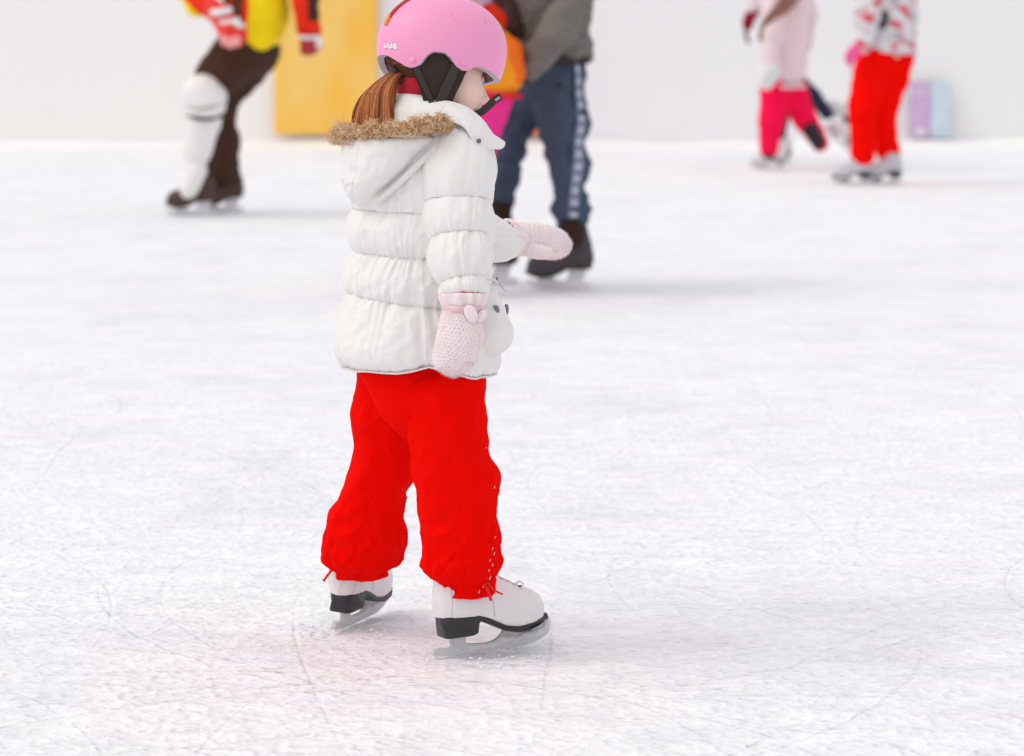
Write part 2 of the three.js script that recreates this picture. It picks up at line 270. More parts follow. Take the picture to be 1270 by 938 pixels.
// ------------------------------------------------------------------ skates
// modelled in a foot's own frame: x forward, y up from the ice, z to the side; units 1/690 m for the girl's size
function skate(parent, origin, yaw, pitch, roll, size, look, label) {
  const g = new THREE.Group(); g.name = 'skate'; g.userData.local = true; if (label) g.userData.label = label;
  const q = new THREE.Quaternion().setFromEuler(new THREE.Euler(roll, yaw, pitch, 'YZX')), inv = new THREE.Matrix4().copy(parent.matrixWorld).invert();
  g.applyMatrix4(new THREE.Matrix4().compose(origin, q, V3(1, 1, 1)).premultiply(inv)); parent.add(g);
  const k = size / 690, fine = look.fine, slim = look.slim ?? 1;
  const foot = [[-3, 60, 8, 3], [2, 70, 24, 14], [14, 78, 30, 22], [40, 80, 36, 24], [62, 72, 34, 24], [85, 61, 30, 26], [108, 53, 25, 28], [126, 51, 21, 26], [138, 49, 15, 20], [145, 46, 6, 8]];
  const solY = [[0, 50], [46, 49], [62, 43], [82, 32], [100, 28], [120, 30], [146, 37]];
  const high = look.high ?? 150, lean = look.lean ?? 8;
  const f = (x, y, z) => {                                        // in drawing units
    let [yc, h, w] = table(foot, x); const s = table(solY, x)[0]; w *= slim;
    const e = y > yc ? Math.pow(Math.pow((y - yc) / h, 2.4) + Math.pow(Math.abs(z) / w, 2.4), 1 / 2.4) : Math.pow(Math.pow((yc - y) / (h * 1.35), 4) + Math.pow(Math.abs(z) / w, 4), 1 / 4);
    let d = (e - 1) * Math.min(h, w) * 0.8; d = Math.max(d, -3 - x, x - 145.5);
    const a = cap(x, y, z * 1.08 / slim, V3(29, 74, 0), V3(29 + lean, high, 0), 29, 26);
    d = smin(d, a, 16); return Math.max(d, s - y, y - high);
  };
  const bg = field((x, y, z) => f(x / k, y / k, z / k) * k, V3(-8, 22, -36).multiplyScalar(k), V3(150, high + 4, 36).multiplyScalar(k), (fine ? 1.7 : 3.4) * k);
  const boot = mesh('boot', bg, look.boot, g);
  const shape = new THREE.Shape(); shape.moveTo(1, 50); 
  for (let x = 6; x <= 146; x += 5) shape.lineTo(x, table(solY, x)[0] + 0.6);
  shape.lineTo(147, 34); for (let x = 146; x >= 50; x -= 4) shape.lineTo(x, table(solY, x)[0] - 5);
  if (look.heel) { shape.lineTo(47.5, 40); shape.lineTo(45.5, 29); shape.quadraticCurveTo(43, 26.5, 38, 26); shape.lineTo(5, 25.5); shape.lineTo(1.5, 45); } else { shape.lineTo(46, 44); shape.lineTo(1, 45); }
  shape.closePath();
  const dense = []; { const o = shape.getPoints(6); o.forEach((p, i) => { const q = o[(i + 1) % o.length], n = Math.max(1, Math.ceil(p.distanceTo(q) / 3)); for (let t = 0; t < n; t++) dense.push(p.clone().lerp(q, t / n)); }); }
  const sg = new THREE.ExtrudeGeometry(new THREE.Shape(dense), { depth: 40, bevelEnabled: true, bevelSize: 1, bevelThickness: 2, bevelSegments: 2, steps: 10, curveSegments: 6 });
  { const p = sg.attributes.position; for (let i = 0; i < p.count; i++) { const x = p.getX(i), w = Math.max(4, 21 * Math.min(1, Math.sqrt(Math.max(0.03, 1 - Math.pow(Math.max(0, 16 - x) / 17, 2)))) * (x < 62 ? 1.02 + 0.06 * x / 62 : 0) + (x >= 62 ? table(foot, clamp(x, 3, 142))[2] * 0.97 : 0)) / 21; p.setZ(i, (p.getZ(i) - 20) * w * slim); } }
  sg.scale(k, k, k); mesh('sole', toCreasedNormals(sg, 0.7), look.sole, g);
  const bl = new THREE.Shape();
  if (look.hockey) { bl.moveTo(8, 44); bl.lineTo(22, 14); bl.lineTo(0, 12); bl.quadraticCurveTo(-6, 6, 0, 0); bl.lineTo(120, 0); bl.quadraticCurveTo(146, 2, 148, 16); bl.lineTo(118, 14); bl.lineTo(124, 32); bl.lineTo(90, 32); bl.lineTo(84, 16); bl.lineTo(54, 16); bl.lineTo(46, 44); }
  else { bl.moveTo(-8, 4); bl.quadraticCurveTo(-10, 10, -3, 11); bl.lineTo(14, 9); bl.lineTo(17, 12); bl.lineTo(15, 27); bl.lineTo(36, 27); bl.lineTo(35, 13); bl.quadraticCurveTo(52, 8, 70, 10); bl.quadraticCurveTo(87, 13, 92, 28); bl.lineTo(108, 28); bl.lineTo(109, 20); bl.quadraticCurveTo(118, 12, 130, 18); bl.lineTo(136, 33); bl.lineTo(150, 36); bl.quadraticCurveTo(157, 24, 150, 12); bl.quadraticCurveTo(138, 3, 112, 0.5); bl.lineTo(40, 0); bl.quadraticCurveTo(10, 0.3, -8, 4); }
  const bw = look.hockey ? 8 : 4.6, blg = new THREE.ExtrudeGeometry(bl, { depth: bw, bevelEnabled: true, bevelSize: 0.8, bevelThickness: 0.8, bevelSegments: 2, steps: 1, curveSegments: 10 });
  blg.translate(0, 0, -bw / 2); blg.scale(k, k, k); mesh('blade', blg, look.blade, g);
  if (fine) { // ice frozen to the runner
    const q = [[18, 7, 3.6], [44, 5.5, 3.8], [70, 6, 4.2], [92, 13, 6], [112, 11, 5.6], [130, 13, 6], [146, 18, 6.6], [150, 26, 5]].map(([x, y, r]) => [V3(x, y, 0).multiplyScalar(k), r * k]), bones = chain(...q), box = bonesBox(bones, 0.012);
    mesh('ice_crust', field((x, y, z) => { let d = 1e3; for (const [a, b, ra, rb] of bones) d = smin(d, cap(x, y, z * 1.25, a, b, ra, rb), 0.006); return Math.max(d + 0.004 * fbm(x * 70, y * 70, z * 70, 3) + 0.0015 * nz(x * 300, y * 300, z * 300), 0.001 - y); }, box.min, box.max, 0.0022), look.crust, g); }
  if (!look.hockey) for (const [x, y] of [[26, 26], [98, 27.5]]) { const p = new RoundedBoxGeometry(26 * k, 3 * k, 30 * k, 2, 1 * k); const m = mesh('mounting_plate', p, steel, g); m.position.set(x * k, (y - 1) * k, 0); }
  if (fine) {
    const F = (x, y, z) => f(x / k, y / k, z / k) * k;
    const side = (x, y, s) => { const p = hit(F, V3(x * k, y * k, 0), V3(0, 0, s), 0.08); p.z += s * 0.0004; return p; };
    for (const s of [1, -1]) {
      mesh('stitching', cord([[9, 120], [10, 95], [11, 70], [11, 52]].map(([x, y]) => side(x, y, s)), 0.0006, 24, 5), look.stitch, g);
      mesh('stitching', cord([[22, 128], [42, 112], [58, 92], [66, 70], [69, 46]].map(([x, y]) => side(x, y, s)), 0.0006, 30, 5), look.stitch, g);
    }
    const top = (x, z) => { const p = hit(F, V3(x * k, 55 * k, z * k), V3(0, 1, 0), 0.12); p.y += 0.0012; return p; };
    const laces = [];
    for (let i = 0; i < 6; i++) { const x = 62 + i * 8.2;
      laces.push(cord([top(x, -9), top(x + 3, -3), top(x + 5, 4), top(x + 8, 9)], 0.0016, 12, 6), cord([top(x, 9), top(x + 3, 3), top(x + 5, -4), top(x + 8, -9)], 0.0016, 12, 6));
      for (const s of [-10, 10]) { const e = new THREE.TorusGeometry(0.0024, 0.0009, 6, 12); e.rotateX(Math.PI / 2); const p = top(x, s); e.translate(p.x, p.y, p.z); mesh('eyelet', e, steel, g); } }
    const lk = top(108, 4); laces.push(cord([lk, lk.clone().add(V3(0.004, 0.006, 0.006)), lk.clone().add(V3(0.01, 0.001, 0.012)), lk.clone().add(V3(0.004, -0.003, 0.016))], 0.0016, 16, 6));
    mesh('laces', mergeGeometries(laces), look.lace, g);
    const tab = mesh('lace_tip', new RoundedBoxGeometry(0.008, 0.003, 0.004, 2, 0.001), look.sole, g); tab.position.copy(top(112, 8)); tab.rotation.set(0.3, 0.6, -0.2);
  }
  return g;
}
const leather = lattice(128), leatherBump = dataTexture(256, (u, v) => grey(0.5 + 0.4 * (leather(u * 128, v * 128) - 0.5))); leatherBump.repeat.set(8, 8);
const whiteBoot = std(0.76, 0.745, 0.755, 0.42, { bumpMap: leatherBump, bumpScale: 0.0006 }), blackSole = std(0.018, 0.018, 0.022, 0.38), stitch = std(0.5, 0.49, 0.5, 0.8), frost = (() => {
  const a = lattice(64), b = lattice(16), c = dataTexture(256, (u, v) => { const t = 0.6 * b(u * 16, v * 16) + 0.4 * a(u * 64, v * 64), k = clamp(212 + 48 * t, 0, 255); return [k, k - 1, k + 2]; }, true), d = dataTexture(256, (u, v) => grey(0.6 * b(u * 16, v * 16) + 0.4 * a(u * 64, v * 64)));
  c.repeat.set(6, 6); d.repeat.set(6, 6); return new THREE.MeshPhysicalMaterial({ map: c, bumpMap: d, bumpScale: 0.0008, roughness: 0.5, metalness: 0, side: THREE.DoubleSide }); })();
const figure = { crust: std(0.82, 0.815, 0.825, 0.35, { transmission: 0.25, ior: 1.31, thickness: 0 }), boot: whiteBoot, sole: blackSole, blade: frost, heel: true, stitch, lace: std(0.8, 0.79, 0.8, 0.8) };

// ------------------------------------------------------------------ the girl in front
const girl = thing('person', 'child in pink helmet, white puffer jacket and red trousers skating in front', 'person', near(545, 815, -60));
console.log('girl');
{
  const FW = V3(Math.cos(0.6), 0, -Math.sin(0.6));
  // --- trousers
  const red = std(0.90, 0.003, 0.001, 0.95, { bumpMap: weave, bumpScale: 0.0006, specularIntensity: 0.06 });
  const fold = (amp) => (th, t, q) => {
    const y = q[1], c = Math.cos(th), s = Math.sin(th), low = sstep(585, 700, y), R = q[3] / 40;
    const a = ridge(c * 1.3 * R + y * 0.009, s * 1.3 * R, y * 0.026 + c * 0.7), b = ridge(c * 2.1 * R + 7, s * 2.1 * R - y * 0.012, y * 0.05 - c * 1.1), f = fbm(c * 1.6, s * 1.6, y * 0.02, 2);
    const cuff = sstep(706, 722, y) * (ridge(c * 5, s * 5, 3.3) - 0.4) * 1.8;
    const d = Math.pow(Math.max(0, ridge(c * 1.1 * R - y * 0.006 + 11, s * 1.1 * R + 4, y * 0.017 + c * 0.9)), 3);
    return amp * ((0.7 + 0.9 * low) * (a - 0.5) * 1.3 + (0.2 + 1.1 * low) * (b - 0.5) + 0.9 * f - (0.5 + 0.7 * low) * d) + cuff;
  };
  const nearLeg = [[550, 425, 22, 44, 46], [549, 452, 26, 49, 50], [546, 476, 32, 56, 58], [553, 515, 36, 50, 55], [557, 560, 34, 50, 52], [565, 590, 28, 55, 52], [567, 615, 22, 51, 50], [569, 650, 14, 50, 50], [573, 680, 6, 49, 50], [574, 698, 0, 51, 50], [573, 712, -4, 45, 44], [577, 722, -6, 34, 35], [578, 735, -8, 33, 33], [578, 735.5, -8, 29, 29], [577, 715, -8, 26, 26]];
  const farLeg = [[492, 425, -30, 50, 58], [489, 458, -34, 48, 56], [487, 480, -40, 47, 52], [481, 515, -55, 46, 50], [477, 555, -72, 38, 44], [472, 590, -92, 43, 46], [463, 612, -102, 42, 46], [454, 642, -118, 49, 50], [453, 670, -130, 52, 52], [450, 690, -140, 51, 50], [450, 700, -146, 44, 44], [447, 707, -150, 34, 36], [446, 714, -154, 32, 34], [446, 714.5, -154, 28, 30], [446, 700, -154, 26, 26]];
  const tg = mergeGeometries([tube(nearLeg, 200, 300, fold(2.6), { cap0: true, axis: DOWN }), tube(farLeg, 180, 260, fold(2.8), { cap0: true, axis: DOWN })]);
  const trousers = mesh('trousers', tg, red, girl);
  // hips fill the seat between the legs
  mesh('seat', tube([[520, 420, 0, 62, 66], [520, 455, 0, 76, 76], [519, 478, 0, 70, 74], [514, 498, -8, 52, 62], [512, 514, -14, 38, 50], [510, 530, -20, 20, 34]], 120, 60, (th, t, q) => 1.5 * fbm(Math.cos(th) * 2, Math.sin(th) * 2, q[1] * 0.03), { cap0: true, cap1: true }), red, trousers);
  const seamWhite = std(0.8, 0.72, 0.72, 0.7);
  for (const [x, y, s] of [[602, 552, 0.6], [612, 600, 1.6], [613, 662, 1.2], [610, 674, 2], [612, 681, 2.4], [607, 688, 1.8], [610, 694, 2.2], [606, 700, 1.8], [608, 706, 3], [607, 711, 3.4], [604, 717, 1.6], [599, 722, 2], [594, 728, 2.4], [590, 732, 2]]) {
    const q = nearLeg.reduce((a, b) => Math.abs(b[1] - y) < Math.abs(a[1] - y) ? b : a), c = near(q[0], y, q[2]), w = clamp((x - q[0]) / q[3], -0.98, 0.98), n = V3(w, 0, Math.sqrt(1 - w * w));
    const b = new THREE.CapsuleGeometry(0.0007, s * 0.0018, 3, 6); b.rotateZ(-0.35); const p = c.clone().addScaledVector(V3(n.x * q[3], 0, n.z * q[4]), unit(q[2]) * 1.03); b.translate(p.x, p.y, p.z); mesh('stitch', b, seamWhite, trousers);
  }
  const lace = std(0.72, 0.012, 0.01, 0.8);
  mesh('drawstring', cord([near(600, 724, 26), near(605, 733, 28), near(607, 739, 29), near(609, 745, 28)], 0.0026), lace, trousers);
  mesh('drawstring', cord([near(604, 722, 24), near(611, 731, 22), near(618, 735, 18), near(623, 737, 12)], 0.0018), lace, trousers);
  mesh('drawstring', cord([near(417, 702, -140), near(411, 708, -138), near(406, 714, -138), near(401, 721, -139)], 0.0024), lace, trousers);
  // --- skates
  skate(girl, near(545, 815, 3).setY(0.0), 0.44, 0.035, -0.04, 0.99, { ...figure, fine: true, high: 148, slim: 0.9 }, 'white near skate with red drawstring hanging over its laces');
  skate(girl, near(417, 781, -146).setY(0.002), 1.14, 0.02, 0.06, 0.92, { ...figure, fine: true, high: 150, lean: 12, slim: 0.82 }, 'white far skate turned away');

  // --- jacket
  const nylon = std(0.82, 0.80, 0.785, 0.42, { bumpMap: crinkle, bumpScale: 0.0004, sheen: 0.1, sheenRoughness: 0.5, specularIntensity: 0.4 });
  const gather = (s, th, y, R, scale = 1) => { s = Math.max(0, s);                    // s: distances to the seams; folds run away from the seams
    const c = Math.cos(th), n = Math.sin(th), w = 0.7 * nz(c * 2, n * 2, y * 0.02), fine = ridge(c * R * 0.09 + w + y * 0.004, n * R * 0.09 + w, y * 0.009) + 0.45 * nz(c * R * 0.2 + y * 0.02, n * R * 0.2, y * 0.035) * Math.exp(-s / 9);
    return scale * 1.7 * (fine - 0.4) * (0.42 + 1.9 * Math.exp(-s / 17));
  };
  const seams = [[150, 0], [259, 2], [314, 4], [371, 10], [453, 0]];
  const body = (th, t, q) => {
    const c = Math.cos(th), s = Math.sin(th), y = q[1]; let a = seams[0][0], b = seams[4][0], near1 = 99;
    for (let i = 0; i < 4; i++) { const y0 = seams[i][0] + seams[i][1] * c, y1 = seams[i + 1][0] + seams[i + 1][1] * c; if (y >= y0 && y < y1) { a = y0; b = y1; } }
    if (y >= seams[4][0]) return 0;
    const u = clamp((y - a) / (b - a), 0, 1), da = (y - a) * 1, db = (b - y) * 1; near1 = b > 450 ? Math.min(da, db + 8) : Math.min(da, db);
    const puff = Math.pow(Math.sin(Math.PI * u), 0.42);
    const big = fbm(c * 2.4 + 3, s * 2.4, y * 0.02 + 9, 3);
    return (a < 200 ? 4 : 9.5) * (puff - 0.75) + (b > 450 ? 1.15 : 1) * gather(near1, th, y, 90, 1.3) + 2.2 * big + 1.5 * (1 - Math.abs(fbm(c * 3.1 + y * 0.014, s * 3.1, y * 0.03, 2)) * 2) * puff;
  };
  const torso = [[545, 118, 0, 34, 36], [545, 140, 0, 44, 46], [540, 156, 0, 60, 62], [530, 175, 0, 76, 76], [527, 200, 0, 83, 84], [524, 230, 0, 87, 88], [523, 258, 0, 86, 88], [522, 285, 0, 89, 92], [521, 314, 0, 86, 90], [518, 345, 0, 89, 94], [516, 372, 0, 89, 94], [516, 394, 0, 94, 98], [516, 416, 0, 98, 102], [517, 437, 0, 101, 104], [519, 450, 0, 99, 102], [520, 455, 0, 95, 98], [520, 452, 0, 88, 91], [520, 420, 0, 78, 80]];
  const jg = tube(torso, 420, 420, body, { cap0: true, cap1: true, axis: DOWN });
  { const p = jg.attributes.position, y0 = near(0, 430).y; for (let i = 0; i < p.count; i++) { const y = p.getY(i); if (y < y0) { const x = p.getX(i), z = p.getZ(i), w = sstep(y0, y0 - 0.03, y); p.setY(i, y + w * (table([[-0.31, 0.0], [-0.27, 0.002], [-0.2, 0.006], [-0.145, 0.014], [-0.1, -0.002], [-0.06, -0.012], [-0.02, -0.014]], x)[0] + 0.004 * nz(x * 24, z * 24, 1))); } } jg.computeVertexNormals(); }
  const jacket = mesh('jacket', jg, nylon, girl);
  const sleevePuff = (cuts, amp) => (th, t, q) => {
    const y = q[5] ?? q[1], c = Math.cos(th), s = Math.sin(th); let a = cuts[0], b = cuts[cuts.length - 1];
    for (let i = 0; i < cuts.length - 1; i++) if (y >= cuts[i] && y < cuts[i + 1]) { a = cuts[i]; b = cuts[i + 1]; }
    const u = clamp((y - a) / (b - a), 0, 1), d = Math.min(y - a, b - y + (b === cuts[cuts.length - 1] ? 14 : 0));
    return amp * (Math.pow(Math.max(0, Math.sin(Math.PI * u)), 0.45) - 0.75) + gather(d, th, y, 44, 0.95) + 2 * fbm(c * 1.6 + 5, s * 1.6, y * 0.025, 3) + 1.5 * (ridge(c * 1.4 + y * 0.012, s * 1.4 + 2, y * 0.022) - 0.5);
  };
  // near sleeve: down and out towards the viewer
  const sl = [[560, 166, 24, 34, 38, 150], [567, 180, 40, 42, 44, 180], [568, 205, 61, 45, 46, 210], [567, 228, 74, 45, 45, 235], [567, 252, 78, 43, 43, 257], [568, 275, 88, 43, 42, 280], [570, 297, 97, 40, 39, 302], [571, 320, 106, 38, 37, 325], [572, 340, 114, 34, 34, 345], [574, 354, 119, 29, 29, 357], [575, 368, 124, 28, 28, 371], [575, 371, 125, 25, 25, 372], [575, 362, 123, 22, 22, 372]];
  mesh('sleeve', tube(sl, 220, 300, sleevePuff([165, 257, 302, 353, 373], 8), { cap0: true, cap1: true, turn: 9.8 }), nylon, jacket);
  // far sleeve: forward, away from the viewer
  const fs = [[470, 200, -70, 40, 42, 0], [505, 232, -95, 40, 42, 45], [540, 258, -125, 37, 38, 90], [570, 276, -152, 33, 34, 130], [596, 291, -176, 29, 29, 165], [617, 298, -196, 26, 26, 190], [634, 299, -210, 21, 21, 212], [638, 299, -213, 19, 19, 214], [630, 299, -206, 17, 17, 214]];
  mesh('sleeve', tube(fs, 160, 180, sleevePuff([0, 60, 110, 160, 215], 4), { cap0: true, cap1: true, turn: 5.8 }), nylon, jacket);
  // shoulder yoke seam over the near sleeve
  const cuffRed = std(0.55, 0.06, 0.07, 0.8);
  mesh('cuff_lining', tube([[575, 368, 124, 25.5, 25.5], [575, 373, 126, 25.5, 25.5]], 60, 6), cuffRed, jacket);
  // hood hanging on the back
  const hd = [[494, 166, 22, 62, 66], [492, 169, 22, 68, 80], [488, 178, 22, 64, 84], [480, 192, 23, 56, 82], [472, 208, 28, 48, 76], [464, 224, 30, 40, 66], [457, 238, 30, 29, 50], [455, 250, 28, 17, 32], [455, 257, 26, 5, 10]];
  const hood = mesh('hood', tube(hd, 240, 200, (th, t, q) => { const c = Math.cos(th), s = Math.sin(th), y = q[1], low = sstep(190, 250, y) * sstep(0.2, -0.9, c); const seam = Math.exp(-Math.pow((th - 2.2) / 0.03, 2)); return (2 + 3.4 * low) * fbm(c * 2.3, s * 2.3, y * 0.035, 3) + (0.6 + 4 * low) * (ridge(c * 2 + y * 0.01, s * 2.2, y * 0.045) - 0.5) - 1.6 * seam + 0.4 * nz(c * 9, s * 9, y * 0.05); }, { cap0: true, cap1: true, axis: DOWN }), nylon, jacket);
  mesh('hood_edge', cord([near(566, 160, 84), near(548, 176, 86), near(524, 199, 91), near(498, 224, 92), near(480, 240, 88), near(468, 251, 80)], 0.0062, 60, 10), nylon, hood);
  // fur along the hood's rim: locks of curly hair on a soft core
  {
    const rim = [[417, 169, 30, 5], [425, 166, 55, 6.5], [442, 164, 84, 7], [470, 162, 100, 7], [500, 159, 105, 8], [528, 155, 102, 9.5], [546, 153, 95, 8], [558, 154, 86, 4]];
    const back = [[415, 170, 30, 7], [424, 166, -5, 9], [450, 164, -40, 9], [485, 160, -58, 9], [520, 158, -62, 8]];
    const fur = [];
    const colors = [[0.80, 0.52, 0.28], [0.84, 0.62, 0.39], [0.74, 0.43, 0.20], [0.88, 0.72, 0.53], [0.60, 0.31, 0.13]];
    for (const [path, n] of [[rim, 6000], [back, 1800]]) for (let i = 0; i < n; i++) {
      const t = rnd(), q = spline(path, t), th = rnd() * 6.283, r = q[3] * rr(0.2, 0.85), clump = Math.floor(t * 60) * 1.7 + Math.floor(th * 1.2);
      const out = V3(rr(-0.5, 0.5) + 0.5 * nz(clump, 1, 2), Math.sin(th) * 0.8 + 0.35, Math.cos(th)).normalize(), p = near(q[0], q[1] - Math.sin(th) * r, q[2] + Math.cos(th) * r), pts = [p.clone()];
      const L = rr(0.012, 0.026) * (1 + 0.9 * nz(clump * 0.53, 3, 1)) * (t < 0.18 ? 1.25 : 1) / 6, turn = V3(nz(clump, 5, 3), nz(clump, 8, 1), nz(clump, 2, 9)).multiplyScalar(9).add(V3(rr(-0.6, 0.6), rr(-0.6, 0.6), rr(-0.6, 0.6)));
      for (let k = 0; k < 6; k++) { out.addScaledVector(V3().crossVectors(turn, out), 0.3).normalize(); p.addScaledVector(out, L); pts.push(p.clone()); }
      const s = strand(pts, 0.0008, 0.00025, 3); s.c = colors[Math.floor(clamp(2.4 + 3 * nz(clump * 0.37, 4, 4) + rr(-1.4, 1.4), 0, 4.99))]; fur.push(s);
    }
    const core = mesh('fur_core', mergeGeometries([tube(rim.map((q) => [q[0], q[1], q[2], q[3] * 0.72]), 24, 90, (th, t) => 2 * fbm(t * 30, Math.cos(th) * 2, Math.sin(th) * 2), { cap0: true, cap1: true }), tube(back.map((q) => [q[0], q[1], q[2], q[3] * 0.72]), 24, 60, (th, t) => 2 * fbm(t * 30, Math.cos(th) * 2, Math.sin(th) * 2), { cap0: true, cap1: true })]), std(0.5, 0.29, 0.14, 0.95), hood);
    core.name = 'fur_backing';
    mesh('fur_trim', strands(fur, (s) => s.c), new THREE.MeshPhysicalMaterial({ vertexColors: true, roughness: 0.7, side: THREE.DoubleSide }), hood);
  }
  // collar: a thick sheet standing round the neck and folding open in front
  {
    const top = [[596, 146, -52], [560, 128, -72], [520, 120, -62], [494, 118, -28], [490, 117, 4], [500, 116, 36], [520, 118, 56], [545, 123, 66], [566, 128, 69], [584, 136, 67], [599, 150, 66], [612, 167, 62], [624, 177, 54]];
    const low = [[590, 182, -66], [552, 172, -90], [512, 166, -86], [484, 162, -44], [476, 160, 6], [488, 160, 50], [512, 160, 78], [538, 156, 88], [560, 152, 91], [575, 158, 92], [585, 172, 92], [596, 183, 86], [619, 184, 62]];
    const nu = 220, nv = 26, pos = [], uv = [], idx = [], P = [];
    for (let j = 0; j <= nv; j++) for (let i = 0; i <= nu; i++) {
      const a = spline(low, i / nu), b = spline(top, i / nu), t = j / nv, bulge = Math.sin(Math.PI * t) * 5, cx = 545, dx = mix(a[0], b[0], t) - cx, dz = mix(a[2], b[2], t), l = Math.hypot(dx, dz) || 1;
      const w = bulge + 1.3 * fbm(i / nu * 14, t * 3, 2, 3) + 1.1 * (ridge(i / nu * 11 + t * 1.5, t * 1.2, 5) - 0.5);
      P.push(near(mix(a[0], b[0], t) + dx / l * w, mix(a[1], b[1], t), dz + dz / l * w));
    }
    const w = nu + 1, sheet = new THREE.BufferGeometry(); sheet.setAttribute('position', new THREE.Float32BufferAttribute(P.flatMap((p) => [p.x, p.y, p.z]), 3));
    const si = []; for (let j = 0; j < nv; j++) for (let i = 0; i < nu; i++) { const a = j * w + i; si.push(a, a + 1, a + w, a + 1, a + w + 1, a + w); } sheet.setIndex(si); sheet.computeVertexNormals();
    const N = sheet.attributes.normal, inward = Math.sign(V3(N.getX(13 * w + 150), N.getY(13 * w + 150), N.getZ(13 * w + 150)).dot(V3(0, 0, 1)));
    for (const o of [0.0035, -0.0035]) P.forEach((p, i) => { const j = Math.floor(i / w), c = i % w, e = Math.min(1, Math.min(j, nv - j, c, nu - c) / 2 + 0.25); pos.push(p.x + N.getX(i) * o * inward * e, p.y + N.getY(i) * o * e * inward, p.z + N.getZ(i) * o * inward * e); uv.push((i % w) / nu * 0.6, j / nv * 0.06); });
    const n = P.length; for (const [o, f] of [[0, false], [n, true]]) for (let k = 0; k < si.length; k += 3) f ? idx.push(si[k] + o, si[k + 2] + o, si[k + 1] + o) : idx.push(si[k] + o, si[k + 1] + o, si[k + 2] + o);
    const edge = []; for (let i = 0; i <= nu; i++) edge.push(nv * w + i); for (let j = nv - 1; j >= 0; j--) edge.push(j * w + nu); for (let i = nu - 1; i >= 0; i--) edge.push(i); for (let j = 1; j <= nv; j++) edge.push(j * w);
    for (let i = 0; i + 1 < edge.length; i++) { const a = edge[i], b = edge[i + 1]; idx.push(a, b, a + n, b, b + n, a + n); }
    const g = new THREE.BufferGeometry(); g.setAttribute('position', new THREE.Float32BufferAttribute(pos, 3)); g.setAttribute('uv', new THREE.Float32BufferAttribute(uv, 2)); g.setIndex(idx); g.computeVertexNormals();
    const collar = mesh('collar', g, nylon, jacket);
    const teeth = []; for (let i = 0; i < 150; i++) { const f = mix(0.60, 0.99, i / 149), k = Math.round(f * nu), p = P[nv * w + k], tg2 = P[nv * w + Math.min(nu, k + 1)].clone().sub(P[nv * w + k - 1]).normalize(), b = new THREE.BoxGeometry(0.0011, 0.0036, 0.0036); b.applyQuaternion(new THREE.Quaternion().setFromUnitVectors(V3(1, 0, 0), tg2)); b.translate(p.x, p.y - 0.001, p.z + 0.0012); teeth.push(b); }
    mesh('zipper', mergeGeometries(teeth), std(0.72, 0.71, 0.69, 0.5), collar);
    const snap = new THREE.CylinderGeometry(0.0042, 0.0042, 0.0016, 16); snap.rotateX(Math.PI / 2); snap.rotateZ(0.5); snap.rotateY(0.5); const sp = near(594, 175, 95); snap.translate(sp.x, sp.y, sp.z);
    mesh('snap_button', snap, std(0.16, 0.15, 0.15, 0.35, { metalness: 0.7 }), collar);
  }
  // pocket pouch on the front
  {
    const c = near(611, 408, 44), u = unit(44), f = (x, y, z) => {
      let d = cap(x, y, z, near(603, 368, 34), near(610, 410, 40), 15 * u, 26 * u); d = smin(d, cap(x, y, z, near(612, 416, 36), near(606, 420, 34), 22 * u, 22 * u), 12 * u); return d + 0.0018 * fbm(x * 40, y * 40, z * 40);
    };
    const pocket = mesh('pocket', field(f, V3(c.x - 0.09, c.y - 0.08, c.z - 0.12), V3(c.x + 0.07, c.y + 0.11, c.z + 0.09), 0.0028), nylon, jacket);
    const btn = std(0.2, 0.18, 0.19, 0.35, { metalness: 0.5 });
    for (const [x, y, dx, s] of [[611, 380, 0.45, 1], [627.5, 383, 0.95, 0.8]]) {
      const sh = new THREE.Shape(); sh.moveTo(-3, 5); sh.quadraticCurveTo(4, 7, 4, -1); sh.quadraticCurveTo(3.4, -5, 2, -8); sh.quadraticCurveTo(1, -4, 0.4, -1); sh.quadraticCurveTo(-1.4, 1.4, -3, 5);
      const g = new THREE.ExtrudeGeometry(sh, { depth: 1.6, bevelEnabled: true, bevelSize: 0.5, bevelThickness: 0.5, bevelSegments: 2 }); g.scale(u * s, u, u); g.rotateY(dx);
      const from = near(x, y, 10), p = hit(f, from, V3(Math.sin(dx) * 0.2, 0, 1).normalize(), 0.12); g.translate(p.x, p.y, p.z - 0.0005); mesh('button', g, btn, pocket);
    }
    mesh('zip_pull', new THREE.CapsuleGeometry(0.0018, 0.003, 4, 8), btn, pocket).position.copy(near(616.5, 346, 40));
    mesh('pull_cord', cord([near(616, 347, 40), near(620, 352, 40), near(623, 357, 38), near(627, 361, 36)], 0.0011), std(0.5, 0.48, 0.46, 0.6), pocket);
    mesh('piping', cord([near(598, 349, 52), near(606, 347, 52), near(614, 348, 46), near(618, 352, 38)], 0.0022), nylon, pocket);
  }
  // --- mittens
  const wool = std(0.84, 0.735, 0.75, 0.95, { sheen: 0.4, sheenRoughness: 0.7, sheenColor: new THREE.Color().setRGB(0.8, 0.7, 0.72), specularIntensity: 0.2 }), woolDeep = std(0.79, 0.53, 0.55, 0.95), woolPale = std(0.80, 0.75, 0.77, 0.95);
  const knit = (n, step, a) => (th, t, q, y = t) => { const U = th / (2 * Math.PI) * n, W = t * step, odd = Math.floor(W) % 2 ? 0.5 : 0, fu = (U + odd) % 1 - 0.5, fw = W % 1 - 0.5; const e = sstep(0.12, 0.25, t) * sstep(0.97, 0.88, t); return e * a * (0.5 - 2.2 * Math.exp(-(fu * fu * 14 + fw * fw * 10))) + 0.5 * nz(Math.cos(th) * 9, Math.sin(th) * 9, t * 40) + 1.1 * fbm(Math.cos(th) * 1.6 + 3, Math.sin(th) * 1.6, t * 4, 2); };
